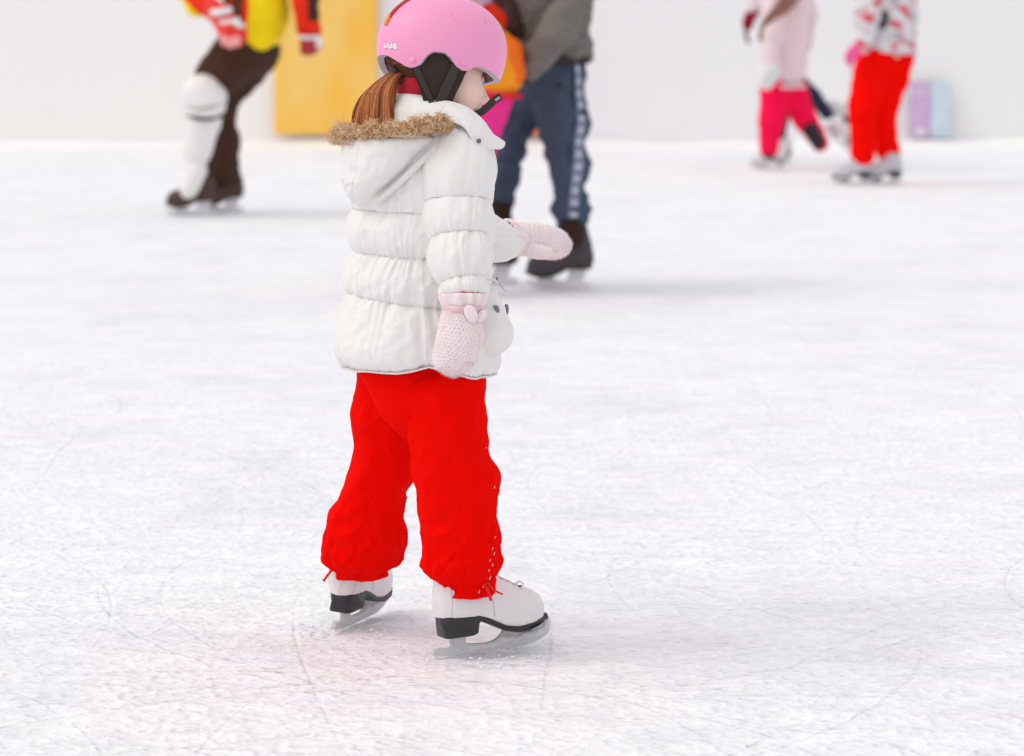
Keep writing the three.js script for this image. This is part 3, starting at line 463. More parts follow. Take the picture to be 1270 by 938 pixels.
  const m1 = [[575, 370, 126, 22, 20], [574, 379, 128, 23, 20], [573, 388, 130, 24, 19], [571, 400, 133, 25, 19], [568, 418, 137, 26.5, 19], [565, 435, 140, 27.5, 18], [562, 449, 143, 26, 16], [562, 459, 145, 19, 12], [562, 465, 146, 9, 6], [562, 467, 146, 1.5, 1.5]];
  const mit = mesh('mitten', tube(m1, 220, 260, knit(30, 36, 0.85), { cap1: true }), wool, girl);
  const frill = (rows, n, a) => tube(rows, 160, 26, (th, t) => a * Math.sin(th * n + 1.5 * Math.sin(th * 3)) * Math.sin(Math.PI * Math.min(1, t * 1.15)) + 0.6 * nz(th * 8, t * 6, 2), { turn: 1 });
  mesh('frill', frill([[575, 384, 128, 22, 20], [575, 379, 127, 26, 24], [575, 372, 126, 28, 27], [575, 367, 125, 29, 28], [575, 366, 125, 26, 25], [575, 374, 126, 21, 20]], 11, 3), wool, mit);
  mesh('ribbon', frill([[574, 386, 129, 24, 21], [574, 383, 129, 25.4, 22.4], [574, 380, 129, 25.6, 22.6], [574, 377, 128, 24, 21]], 12, 0.9), woolDeep, mit);
  const petal = new THREE.SphereGeometry(1, 24, 16); petal.scale(0.011, 0.016, 0.004); petal.rotateZ(0.45); { const p = near(584, 389, 152); petal.translate(p.x, p.y, p.z); } mesh('bow', petal, wool, mit);
  const petal2 = new THREE.SphereGeometry(1, 24, 16); petal2.scale(0.008, 0.013, 0.005); petal2.rotateZ(-0.7); { const p = near(597, 392, 142); petal2.translate(p.x, p.y, p.z); } mesh('bow', petal2, wool, mit);
  mesh('thumb', tube([[582, 392, 118, 9, 9], [588, 404, 108, 10, 10], [591, 418, 101, 9, 9], [591, 427, 98, 5, 5], [591, 430, 97, 1, 1]], 60, 50, knit(11, 14, 0.6), { cap1: true }), wool, mit);
  const m2 = [[628, 297, -207, 18, 17], [640, 297, -216, 19, 16], [652, 297, -225, 20, 15], [666, 299, -236, 20.5, 15], [678, 301, -245, 20.5, 14], [690, 303, -254, 19, 13], [699, 304, -260, 15, 10], [705, 304, -264, 8, 6], [707, 304, -266, 1.5, 1.5]];
  const ridges = (th, t) => { const W = t * 22, e = sstep(0.08, 0.2, t) * sstep(0.99, 0.9, t); return e * 0.9 * Math.abs(Math.sin(Math.PI * (W + Math.sin(th) * 1.2))) + 0.4 * nz(Math.cos(th) * 8, Math.sin(th) * 8, t * 30) - 2.2 * Math.exp(-Math.pow((th - 2.0) / 0.25, 2)) * sstep(0.35, 0.5, t) * sstep(0.85, 0.7, t); };
  const mit2 = mesh('mitten', tube(m2, 180, 220, ridges, { cap1: true }), wool, girl);
  mesh('frill', frill([[644, 297, -219, 19, 17], [636, 296, -212, 22, 19], [629, 296, -207, 24, 21], [626, 296, -205, 23, 20], [632, 296, -209, 18, 16]], 8, 1.6), wool, mit2);
  mesh('ribbon', cord([near(632, 281, -196), near(638, 278, -196), near(643, 281, -198), near(638, 283, -196), near(632, 281, -196)], 0.0028), woolDeep, mit2);
  mesh('thumb', tube([[650, 305, -216, 9, 9], [662, 311, -214, 9.5, 9], [674, 313, -216, 8.5, 8.5], [682, 312, -219, 5, 5], [684, 312, -220, 1, 1]], 60, 50, (th, t) => 0.6 * Math.abs(Math.sin(t * 30)), { cap1: true }), wool, mit2);

  for (const [m, n] of [[mit, 2600], [mit2, 2000]]) {            // wool fuzz
    const p = m.geometry.attributes.position, q = m.geometry.attributes.normal, L = [];
    for (let i = 0; i < n; i++) { const k = Math.floor(rnd() * p.count), a = V3(p.getX(k), p.getY(k), p.getZ(k)), d = V3(q.getX(k) + rr(-0.7, 0.7), q.getY(k) + rr(-0.7, 0.7), q.getZ(k) + rr(-0.7, 0.7)).normalize(), b = a.clone().addScaledVector(d, rr(0.001, 0.0028)); d.add(V3(rr(-0.8, 0.8), rr(-0.8, 0.8), rr(-0.8, 0.8))).normalize(); L.push(strand([a, b, b.clone().addScaledVector(d, rr(0.001, 0.003))], 0.00022, 0.0001, 3)); }
    const f = mesh('wool_fuzz', strands(L, () => [0.82, 0.70, 0.72]), new THREE.MeshStandardMaterial({ vertexColors: true, roughness: 1, side: THREE.DoubleSide }), m); f.userData.kind = 'stuff';
  }
  // --- head: helmet, face, hair
  const hc = near(548, 60, 4), U = unit(4), psi = 0.33, tip = 0.14, lean = 0.17, up0 = V3(0, 1, 0);
  const f0 = V3(Math.cos(psi), 0, -Math.sin(psi)), r0 = V3(Math.sin(psi), 0, Math.cos(psi));
  const f1 = f0.clone().multiplyScalar(Math.cos(tip)).addScaledVector(up0, -Math.sin(tip)), u1 = up0.clone().multiplyScalar(Math.cos(tip)).addScaledVector(f0, Math.sin(tip));
  const u2 = u1.clone().multiplyScalar(Math.cos(lean)).addScaledVector(r0, -Math.sin(lean)), r2 = r0.clone().multiplyScalar(Math.cos(lean)).addScaledVector(u1, Math.sin(lean));
  const H = (x, y, z) => hc.clone().addScaledVector(f1, x * U).addScaledVector(u2, y * U).addScaledVector(r2, z * U);   // forward, up, to her right
  const toH = (x, y, z) => { const d = V3(x, y, z).sub(hc); return V3(d.dot(f1) / U, d.dot(u2) / U, d.dot(r2) / U); };
  const A = 82, C = 69, TOP = 66;
  const rimRows = [[0, -33], [35, -33.5], [56, -30], [68, -28.5], [73, -31], [77, -35.5], [83, -36.5], [90, -33], [97, -23], [102, -18.5], [112, -18], [117, -22], [124, -34], [130, -38], [138, -38], [148, -31.5], [158, -25], [168, -21], [180, -20]];
  const rimY = (az) => { let s = 0; for (let k = -2; k <= 2; k++) s += table(rimRows, clamp(Math.abs(az) + k * 0.7, 0, 180))[0]; return s / 5; };
  const shellR = (y) => y > 0 ? Math.pow(Math.max(0, 1 - Math.pow(y / TOP, 2.15)), 1 / 2.15) : 1 - Math.pow(-y / 120, 2) * 0.9;
  const shell = (inset, nu = 240, nv = 90) => { const pts = []; for (let j = 0; j <= nv; j++) for (let i = 0; i <= nu; i++) { const az = (i / nu * 360 - 180), ra = az * Math.PI / 180, y0 = rimY(az), t = j / nv, y = mix(y0, TOP - inset, 1 - Math.pow(1 - t, 1.7)), s = shellR(clamp(y * TOP / (TOP - (y > 0 ? inset : 0)), -90, TOP)); pts.push(H(Math.cos(ra) * (A - inset) * s, y, Math.sin(ra) * (C - inset) * s)); } return { pts, nu, nv }; };
  const surf = ({ pts, nu, nv }, flip) => { const g = new THREE.BufferGeometry(), idx = [], w = nu + 1; g.setAttribute('position', new THREE.Float32BufferAttribute(pts.flatMap((p) => [p.x, p.y, p.z]), 3)); for (let j = 0; j < nv; j++) for (let i = 0; i < nu; i++) { const a = j * w + i; flip ? idx.push(a, a + 1, a + w, a + 1, a + w + 1, a + w) : idx.push(a, a + w, a + 1, a + 1, a + w, a + w + 1); } g.setIndex(idx); g.computeVertexNormals();
    const n = g.attributes.normal; for (let j = 0; j <= nv; j++) { const a = j * w, b = a + nu, v = V3(n.getX(a) + n.getX(b), n.getY(a) + n.getY(b), n.getZ(a) + n.getZ(b)).normalize(); n.setXYZ(a, v.x, v.y, v.z); n.setXYZ(b, v.x, v.y, v.z); } return g; };
  const scuffA = lattice(64), scuff = dataTexture(256, (u, v) => grey(0.42 + 0.16 * scuffA(u * 9, v * 9) + 0.1 * scuffA(u * 40, v * 40)));
  const pink = std(0.88, 0.34, 0.565, 0.42, { clearcoat: 0.15, clearcoatRoughness: 0.35, specularIntensity: 0.45 });
  const liner = std(0.56, 0.55, 0.56, 0.8), black = std(0.030, 0.014, 0.010, 0.85, { bumpMap: weave, bumpScale: 0.0008 }), webbing = std(0.038, 0.027, 0.026, 0.75, { bumpMap: weave, bumpScale: 0.001 });  // black: ear pads, the warm flare wash mixed into their colour
  const o = shell(0), inn = shell(3.2), helmet = mesh('helmet', surf(o), pink, girl);
  mesh('liner', surf(shell(9), true), liner, helmet);
  { const w = o.nu + 1, liny = shell(9), pos = [], idx = []; for (const s of [o, inn, liny]) for (let i = 0; i < w; i++) { const p = s.pts[i]; pos.push(p.x, p.y, p.z); } for (const k of [0, w]) for (let i = 0; i < w - 1; i++) idx.push(k + i, k + i + 1, k + i + w, k + i + 1, k + i + w + 1, k + i + w); const g = new THREE.BufferGeometry(); g.setAttribute('position', new THREE.Float32BufferAttribute(pos, 3)); g.setIndex(idx); g.computeVertexNormals(); mesh('rim', g, std(0.5, 0.47, 0.49, 0.6), helmet); }
  const onShell = (az, y, out = 0) => { const ra = az * Math.PI / 180, s = shellR(y); return H(Math.cos(ra) * (A * s + out), y, Math.sin(ra) * (C * s + out)); };
  for (const [az, y] of [[84, -27.5], [131.5, -29.5], [-84, -27.5], [-131.5, -29.5]]) { const g = new THREE.SphereGeometry(3.7 * U, 18, 12); const n = onShell(az, y, 10).sub(onShell(az, y)).normalize(); g.scale(1, 1, 0.45); g.applyQuaternion(new THREE.Quaternion().setFromUnitVectors(V3(0, 0, 1), n)); const p = onShell(az, y, 0.6); g.translate(p.x, p.y, p.z); mesh('rivet', g, pink, helmet); }
  // raised goggle cord along the back of the crown
  const bungee = []; for (let i = 0; i <= 16; i++) bungee.push(onShell(166 - i * 0.5, mix(24, 63, i / 16), 1.6));
  mesh('goggle_cord', cord(bungee, 2.4 * U, 40, 8), std(0.5, 0.03, 0.05, 0.5), helmet);
  mesh('cord_end', cord([onShell(167, 16, 1), onShell(167, 20, 2), onShell(166, 25, 2), onShell(166, 31, 2)], 2.7 * U, 20, 8), std(0.75, 0.32, 0.04, 0.5), helmet);
  // small white lettering on the back edge
  const deco = std(0.88, 0.86, 0.87, 0.5), marks = [];
  for (const [a0, y0, a1, y1] of [[166, -10, 164, -14], [164, -9, 163, -14], [160, -9, 158, -9.5], [160, -9, 159, -14], [158, -11, 155, -11.5], [158, -14, 155, -15], [155, -9, 154, -15], [152, -10, 151, -16], [152, -10, 149, -11], [149, -11, 149, -16], [152, -15, 149, -16]]) marks.push(cord([onShell(a0, y0, 0.1), onShell((a0 + a1) / 2, (y0 + y1) / 2, 0.15), onShell(a1, y1, 0.1)], 1.15 * U, 4, 6));
  mesh('lettering', mergeGeometries(marks), deco, helmet);
  const scuffMat = std(0.62, 0.2, 0.36, 0.6);
  for (const [a0, y0, a1, y1, w] of [[100, 33, 97, 28, 0.4], [96, 24, 94.5, 22, 0.4], [62, 33, 60, 29, 0.4], [63.5, 28, 62, 27, 0.5]]) mesh('scuff', cord([onShell(a0, y0, -0.1), onShell((a0 + a1) / 2 + 0.5, (y0 + y1) / 2, -0.05), onShell(a1, y1, -0.1)], w * U, 8, 5), scuffMat, helmet);
  // ear pads and straps
  const patch = (sideways, rows, off, thick, na = 40, nt = 40) => { const pos = [], idx = []; for (const o2 of [off, off - thick]) for (let j = 0; j <= nt; j++) for (let i = 0; i <= na; i++) { const [y, a0, a1, r] = spline(rows, j / nt), az = mix(a0, a1, i / na) * Math.PI / 180, e = Math.min(i, na - i) < 1 || Math.min(j, nt - j) < 1 ? 0.4 : 0, rad = r + o2 - (o2 === off ? e : 0) + 0.5 * nz(i * 0.3, j * 0.3, off); const p = H(Math.cos(az) * rad * 1.16, y, sideways * Math.sin(az) * rad); pos.push(p.x, p.y, p.z); }
    const w = na + 1, n = w * (nt + 1); for (const k of [0, n]) for (let j = 0; j < nt; j++) for (let i = 0; i < na; i++) { const a = k + j * w + i; idx.push(a, a + 1, a + w, a + 1, a + w + 1, a + w); }
    const edge = []; for (let i = 0; i <= na; i++) edge.push(i); for (let j = 1; j <= nt; j++) edge.push(j * w + na); for (let i = na - 1; i >= 0; i--) edge.push(nt * w + i); for (let j = nt - 1; j >= 0; j--) edge.push(j * w);
    for (let i = 0; i + 1 < edge.length; i++) { const a = edge[i], b = edge[i + 1]; idx.push(a, b, a + n, b, b + n, a + n); }
    const g = new THREE.BufferGeometry(); g.setAttribute('position', new THREE.Float32BufferAttribute(pos, 3)); g.setIndex(idx); g.computeVertexNormals(); return g; };
  for (const s of [1, -1]) {
    mesh('ear_pad', patch(s, [[-6, 74, 142, 58], [-26, 75, 141, 60], [-45, 79, 134, 58], [-62, 84, 127, 55], [-82, 89, 121, 50]], 0, 6), black, helmet);
    mesh('side_strap', patch(s, [[-20, 83, 92, 61], [-40, 87, 97, 60], [-60, 92, 103, 57], [-80, 97, 109, 52]], 1.6, 2), webbing, helmet);
    mesh('side_strap', patch(s, [[-26, 131, 140, 61], [-44, 124, 132, 59], [-62, 116, 123, 56], [-80, 108, 115, 52]], 1.6, 2), webbing, helmet);
  }
  { // loose end of the chin strap
    const path = [[38, -84, 28], [48, -78, 30], [57, -69, 31], [64, -61, 31], [71, -56, 31]], P = []; for (let i = 0; i <= 20; i++) { const q = spline(path, i / 20); P.push(q); }
    const g = new RoundedBoxGeometry(1, 1, 1, 4, 0.2), pa = g.attributes.position; for (let i = 0; i < pa.count; i++) { const t = pa.getX(i) + 0.5, q = spline(path, t), d = spline(path, Math.min(1, t + 0.04)), e = spline(path, Math.max(0, t - 0.04)), nx = -(d[1] - e[1]), ny = d[0] - e[0], l = Math.hypot(nx, ny); const p = H(q[0] + nx / l * pa.getY(i) * 9, q[1] + ny / l * pa.getY(i) * 9, q[2] + pa.getZ(i) * 5); pa.setXYZ(i, p.x, p.y, p.z); }
    const many = []; for (let i = 0; i < 20; i++) { const a = P[i], b = P[i + 1]; const tx = b[0] - a[0], ty = b[1] - a[1], l = Math.hypot(tx, ty), nx = -ty / l * 4.5, ny = tx / l * 4.5; const q = [[a[0] + nx, a[1] + ny], [a[0] - nx, a[1] - ny], [b[0] - nx, b[1] - ny], [b[0] + nx, b[1] + ny]]; const pos = []; for (const z of [2, -2]) for (const c of q) { const p = H(c[0], c[1], a[2] + z); pos.push(p.x, p.y, p.z); } const s = new THREE.BufferGeometry(); s.setAttribute('position', new THREE.Float32BufferAttribute(pos, 3)); s.setIndex([0, 1, 2, 0, 2, 3, 4, 6, 5, 4, 7, 6, 0, 4, 5, 0, 5, 1, 3, 2, 6, 3, 6, 7, 0, 3, 7, 0, 7, 4, 1, 5, 6, 1, 6, 2]); many.push(s.toNonIndexed()); }
    const sg = mergeGeometries(many); sg.computeVertexNormals(); mesh('chin_strap', sg, webbing, helmet);
    const b = new RoundedBoxGeometry(7 * U, 3.4 * U, 2 * U, 2, 0.6 * U); b.rotateZ(0.6); const p = H(66, -60, 34.4); b.translate(p.x, p.y, p.z); mesh('strap_label', b, std(0.42, 0.41, 0.42, 0.6), helmet);
  }
  // the body: one figure under the clothes, with the face
  const inFoot = (o, yaw) => (x, y, r) => [V3(Math.cos(yaw) * x, y, -Math.sin(yaw) * x).multiplyScalar(1 / 690).add(o), r / 690], footA = inFoot(near(545, 815, 3).setY(0), 0.44), footB = inFoot(near(417, 781, -146).setY(0), 1.14);
  const np = (x, y, z, r) => [near(x, y, z), r * unit(z)];
  const frame = [
    ...chain(np(535, 150, 0, 24), np(530, 190, 0, 46), np(524, 260, 0, 56), np(520, 330, 0, 56), np(520, 420, 0, 52), np(520, 455, 0, 44)),
    ...chain(np(530, 185, 0, 40), np(565, 195, 48, 27), np(569, 275, 88, 22), np(574, 355, 120, 15), np(573, 385, 129, 12), np(566, 430, 138, 10), np(563, 450, 142, 6)), ...chain(np(574, 388, 124, 7), np(588, 408, 107, 5)),
    ...chain(np(530, 190, 0, 36), np(490, 215, -58, 20), np(555, 268, -140, 18), np(622, 297, -200, 12), np(645, 298, -221, 9), np(684, 302, -250, 6)),
    ...chain(np(520, 450, 0, 44), np(550, 490, 30, 36), np(565, 592, 28, 30), np(576, 700, -6, 22), footA(34, 130, 15), footA(30, 76, 14), footA(96, 50, 10)),
    ...chain(np(520, 450, 0, 44), np(488, 495, -38, 32), np(470, 592, -92, 27), np(448, 690, -146, 20), footB(36, 124, 15), footB(30, 76, 14), footB(96, 50, 10))];
  const bodyGeo = bonesMesh(frame, 0.03, 0.011);
  const faceF = (X, Y, Z) => {
    const q = toH(X, Y, Z), x = q.x, y = q.y, z = q.z, az = Math.abs(z);
    const el = (cx, cy, cz, a, b, c) => { const k0 = Math.hypot((x - cx) / a, (y - cy) / b, (z - cz) / c); return (k0 - 1) * Math.min(a, b, c); };
    let d = el(-8, 2, 0, 60, 55, 51);
    d = smin(d, el(18, -44, 0, 38, 44, 42), 18);
    d = smin(d, cap(x, y, az, V3(22, -60, 19), V3(31, -64, 17), 20, 18), 12);     // cheeks
    d = smin(d, el(38, -82, 0, 13, 11, 14), 12);                                   // chin
    d = smin(d, cap(x, y, z, V3(53, -40, 0), V3(61, -57, 0), 3.5, 6), 6);          // nose
    d = smin(d, el(56, -58, 0, 6, 4, 9), 4);
    d = smin(d, cap(x, y, z, V3(53, -69, -7), V3(53, -69, 7), 3, 3), 3); d = smin(d, cap(x, y, z, V3(51.5, -75, -6), V3(51.5, -75, 6), 3.4, 3.4), 3);   // lips
    d = -smin(-d, el(54, -36, 18, 10, 7, 11), 5); d = -smin(-d, el(54, -36, -18, 10, 7, 11), 5);   // eye sockets
    d = smin(d, cap(x, y, z, V3(-6, -60, 0), V3(-14, -110, 0), 27, 26), 14);     // neck
    return d * U;
  };
  const hb = new THREE.Box3(hc.clone().addScalar(-0.17), hc.clone().addScalar(0.14));
  const faceGeo = field(faceF, hb.min, hb.max, 0.0032);
  mesh('body', mergeGeometries([bodyGeo, faceGeo]), std(0.86, 0.60, 0.51, 0.5, { specularIntensity: 0.4 }), girl);
  const eyeWhite = std(0.5, 0.47, 0.45, 0.4), iris = std(0.06, 0.03, 0.02, 0.2), lidMat = std(0.70, 0.43, 0.35, 0.5), lash = [];
  for (const s of [1, -1]) {
    const e = new THREE.SphereGeometry(6.6 * U, 20, 14), p = H(46, -36, 17 * s); e.translate(p.x, p.y, p.z); mesh('eye', e, eyeWhite, girl);
    const i2 = new THREE.SphereGeometry(3.4 * U, 16, 12), p2 = H(50, -37, 17 * s); i2.translate(p2.x, p2.y, p2.z); mesh('iris', i2, iris, girl);
    const lid = new THREE.SphereGeometry(7.2 * U, 20, 12, 0, Math.PI * 2, 0, Math.PI * 0.42); lid.rotateZ(-0.5); const p3 = H(45.8, -36, 17 * s); lid.translate(p3.x, p3.y, p3.z); mesh('eyelid', lid, lidMat, girl);
    for (let k = 0; k < 16; k++) { const a = (k / 15 - 0.5) * 1.5, b = H(46.5 + 7.2 * Math.cos(a) * 0.95, -35.2, s * 17 + 7.2 * Math.sin(a)), c = H(46.5 + 9.4 * Math.cos(a), -36.4, s * 17 + 8.4 * Math.sin(a)), d = H(46.5 + 11.4 * Math.cos(a), -36, s * 17 + 9.4 * Math.sin(a)); lash.push(strand([b, c, d], 0.0006, 0.0002, 4)); }
  }
  for (const part of [lash.slice(0, 16), lash.slice(16)]) mesh('eyelashes', strands(part, () => [0.03, 0.018, 0.012]), new THREE.MeshStandardMaterial({ vertexColors: true, roughness: 0.6, side: THREE.DoubleSide }), girl);
  const earG = field((x, y, z) => { const q = toH(x, y, z); return (Math.max(Math.hypot((q.x + 6) / 11, (q.y + 44) / 18) - 1, (Math.abs(q.z - 44) - 3.5) / 11) * 11) * U; }, hb.min, hb.max, 0.0035);
  mesh('ear', earG, skin, girl);
  // a bit of ear or cheek lobe shows under the strap
  const lobe = new THREE.SphereGeometry(5.2 * U, 18, 14); { const p = H(16, -76, 38); lobe.translate(p.x, p.y, p.z); } lobe.computeVertexNormals(); mesh('ear_lobe', lobe, std(0.78, 0.42, 0.30, 0.5), girl);
  const auburn = new THREE.MeshPhysicalMaterial({ vertexColors: true, roughness: 0.38, specularIntensity: 0.7, side: THREE.DoubleSide }), hairC = () => { const t = rnd(), k = rr(0.75, 1.15); return t < 0.18 ? [0.62 * k, 0.30 * k, 0.14 * k] : t < 0.6 ? [0.36 * k, 0.12 * k, 0.038 * k] : t < 0.88 ? [0.24 * k, 0.07 * k, 0.022 * k] : [0.12 * k, 0.035 * k, 0.014 * k]; };
  // hair on the head, drawn back to the tail
  { const L = []; for (let i = 0; i < 1500; i++) { const a0 = rr(62, 180) * (rnd() < 0.6 ? 1 : -1), y0 = rr(-34, 14), pts = []; for (let k = 0; k <= 8; k++) { const t = k / 8, az = mix(a0, a0 > 0 ? 172 : -172, t * 0.96) * Math.PI / 180, y = mix(y0, -30, t), r = 1.02 + 0.02 * Math.sin(i); const s = Math.sqrt(Math.max(0.05, 1 - Math.pow((y - 2) / 60, 2))); pts.push(H(-8 + Math.cos(az) * 63 * s * r + (t > 0.9 ? -3 : 0), y, Math.sin(az) * 54 * s * r)); } L.push(strand(pts, 0.0014, 0.0009, 3)); }
    mesh('hair', field((X, Y, Z) => { const q = toH(X, Y, Z); const e = (Math.hypot((q.x + 9) / 62.5, (q.y - 1) / 57.5, q.z / 53.2) - 1) * 53; return Math.max(e, q.x - 26 + 0.5 * (q.y + 20), -52 - q.y) * U; }, hb.min, hb.max, 0.004), std(0.10, 0.035, 0.015, 0.6), girl);
    for (let i = 0; i < 60; i++) { const z = rr(-30, 34), pts = []; for (let k = 0; k <= 5; k++) { const t = k / 5; pts.push(H(40 + 14 * t + rr(-1, 1), -12 - 22 * t, z * (1 - 0.1 * t) + 5 * t * Math.sin(i))); } L.push(strand(pts, 0.0008, 0.0003, 3)); }
    mesh('hair', strands(L, () => { const c = hairC(); return c.map((v) => v * 0.6); }), auburn, girl); }
  // ponytail
  { const axis = [[497, 91, 26, 7], [488, 95, 34, 10], [477, 106, 40, 15], [469, 121, 42, 21], [467, 136, 42, 25], [466, 150, 44, 27], [464, 164, 48, 27], [462, 176, 50, 22]], L = [];
    for (let i = 0; i < 4600; i++) { const a = rnd() * 6.283, rad = Math.pow(rnd(), 0.3), w = rr(-0.15, 0.15), end = rr(0.9, 1), pts = [], lock = Math.floor(a * 3.2) + Math.floor(rad * 3) * 7; for (let k = 0; k <= 13; k++) { const t = k / 13 * end, q = spline(axis, t), th = a + w * t + 0.5 * t * nz(lock, 2, 3), r = q[3] * rad * (1 + 0.22 * nz(lock * 0.7, t * 2, 5)); pts.push(near(q[0] + Math.cos(th) * r, q[1] + -Math.sin(th) * r * 0.35, q[2] + Math.sin(th) * r * 0.75)); } const s = strand(pts, 0.0007, 0.0005, 3); s.lock = lock; L.push(s); }
    const tail = mesh('ponytail', strands(L, (s) => { const c = hairC(), k = 1 + 0.8 * nz(s.lock * 1.3, 7, 7), m = [0.40, 0.14, 0.05]; return c.map((v, i) => Math.min(0.9, mix(m[i], v * 1.5, 0.55) * k * 1.15)); }), auburn, girl);
    mesh('hair_core', tube(axis.map((q) => [q[0], q[1], q[2], q[3] * 0.72, q[3] * 0.52]), 40, 60, null, { cap0: true, cap1: true }), std(0.2, 0.06, 0.02, 0.5), tail);
    const band = new THREE.TorusGeometry(8.5 * U, 5.4 * U, 14, 30); { const p = band.attributes.position, n = band.attributes.normal; for (let i = 0; i < p.count; i++) { const h = 0.0016 * nz(p.getX(i) * 260, p.getY(i) * 260, p.getZ(i) * 260); p.setXYZ(i, p.getX(i) + n.getX(i) * h, p.getY(i) + n.getY(i) * h, p.getZ(i) + n.getZ(i) * h); } } band.computeVertexNormals(); band.rotateY(1.0); band.rotateZ(0.5); { const p = near(494, 91, 28); band.translate(p.x, p.y, p.z); } mesh('hair_tie', band, std(0.07, 0.055, 0.06, 0.9), tail); }
  // red neck warmer
  mesh('neck_warmer', tube([[528, 84, 0, 34, 40], [527, 90, 0, 37, 44], [527, 102, 0, 38, 46], [528, 116, 0, 39, 46], [530, 135, 0, 42, 46]], 100, 60, (th, t, q) => 1.6 * (ridge(Math.cos(th) * 1.6, Math.sin(th) * 1.6, q[1] * 0.06) - 0.5)), std(0.62, 0.02, 0.045, 0.9), girl);
}

// ------------------------------------------------------------------ people further back
console.log('people');
function head(parent, c, r, yaw, hat, hatName, hair) {           // r: half the head's height
  const F = V3(Math.cos(yaw), 0, -Math.sin(yaw)), R = V3(Math.sin(yaw), 0, Math.cos(yaw)), P = (x, y, z) => c.clone().addScaledVector(F, x * r).addScaledVector(R, z * r).add(V3(0, y * r, 0));
  const f = (X, Y, Z) => { const d = V3(X, Y, Z).sub(c), x = d.dot(F) / r, y = d.y / r, z = d.dot(R) / r, el = (cx, cy, cz, a, b, e) => (Math.hypot((x - cx) / a, (y - cy) / b, (z - cz) / e) - 1) * Math.min(a, b, e);
    let v = el(-0.05, 0.2, 0, 0.82, 0.8, 0.68); v = smin(v, el(0.2, -0.4, 0, 0.5, 0.6, 0.52), 0.25); v = smin(v, el(0.72, -0.12, 0, 0.16, 0.16, 0.09), 0.1); v = smin(v, el(-0.02, -0.05, 0.7, 0.14, 0.22, 0.06), 0.05); v = smin(v, el(-0.02, -0.05, -0.7, 0.14, 0.22, 0.06), 0.05); v = smin(v, el(0.62, -0.45, 0, 0.12, 0.06, 0.22), 0.06); v = -smin(-v, el(0.75, 0.05, 0.27, 0.12, 0.1, 0.15), 0.08); v = -smin(-v, el(0.75, 0.05, -0.27, 0.12, 0.1, 0.15), 0.08); v = smin(v, cap(x, y, z, V3(-0.1, -0.7, 0), V3(-0.15, -1.5, 0), 0.42, 0.45), 0.2); return v * r; };
  const g = field(f, c.clone().addScalar(-1.6 * r), c.clone().addScalar(1.3 * r), 0.009);
  for (const s of [1, -1]) { const e = new THREE.SphereGeometry(r * 0.09, 10, 8), p = P(0.64, 0.05, 0.27 * s); e.translate(p.x, p.y, p.z); mesh('eye', e, std(0.05, 0.03, 0.02, 0.3), parent); }
  const h = field((X, Y, Z) => { const d = V3(X, Y, Z).sub(c), x = d.dot(F) / r, y = d.y / r, z = d.dot(R) / r; const v = (Math.hypot((x + 0.08) / 0.95, (y - 0.24) / 0.92, z / 0.82) - 1) * 0.82; return Math.max(v, (0.12 + 0.18 * x - y)) * r; }, c.clone().addScalar(-1.4 * r), c.clone().addScalar(1.4 * r), 0.01);
  mesh(hatName, h, hat, parent);
  if (hair) mesh('hair', hair[0], hair[1], parent);
  return g;
}
const thin = (bones, k = 0.72) => bones.map(([a, b, r, s]) => [a, b, r * k, s * k]);
const skateBlack = std(0.03, 0.022, 0.02, 0.55), plastic = std(0.74, 0.74, 0.76, 0.4);

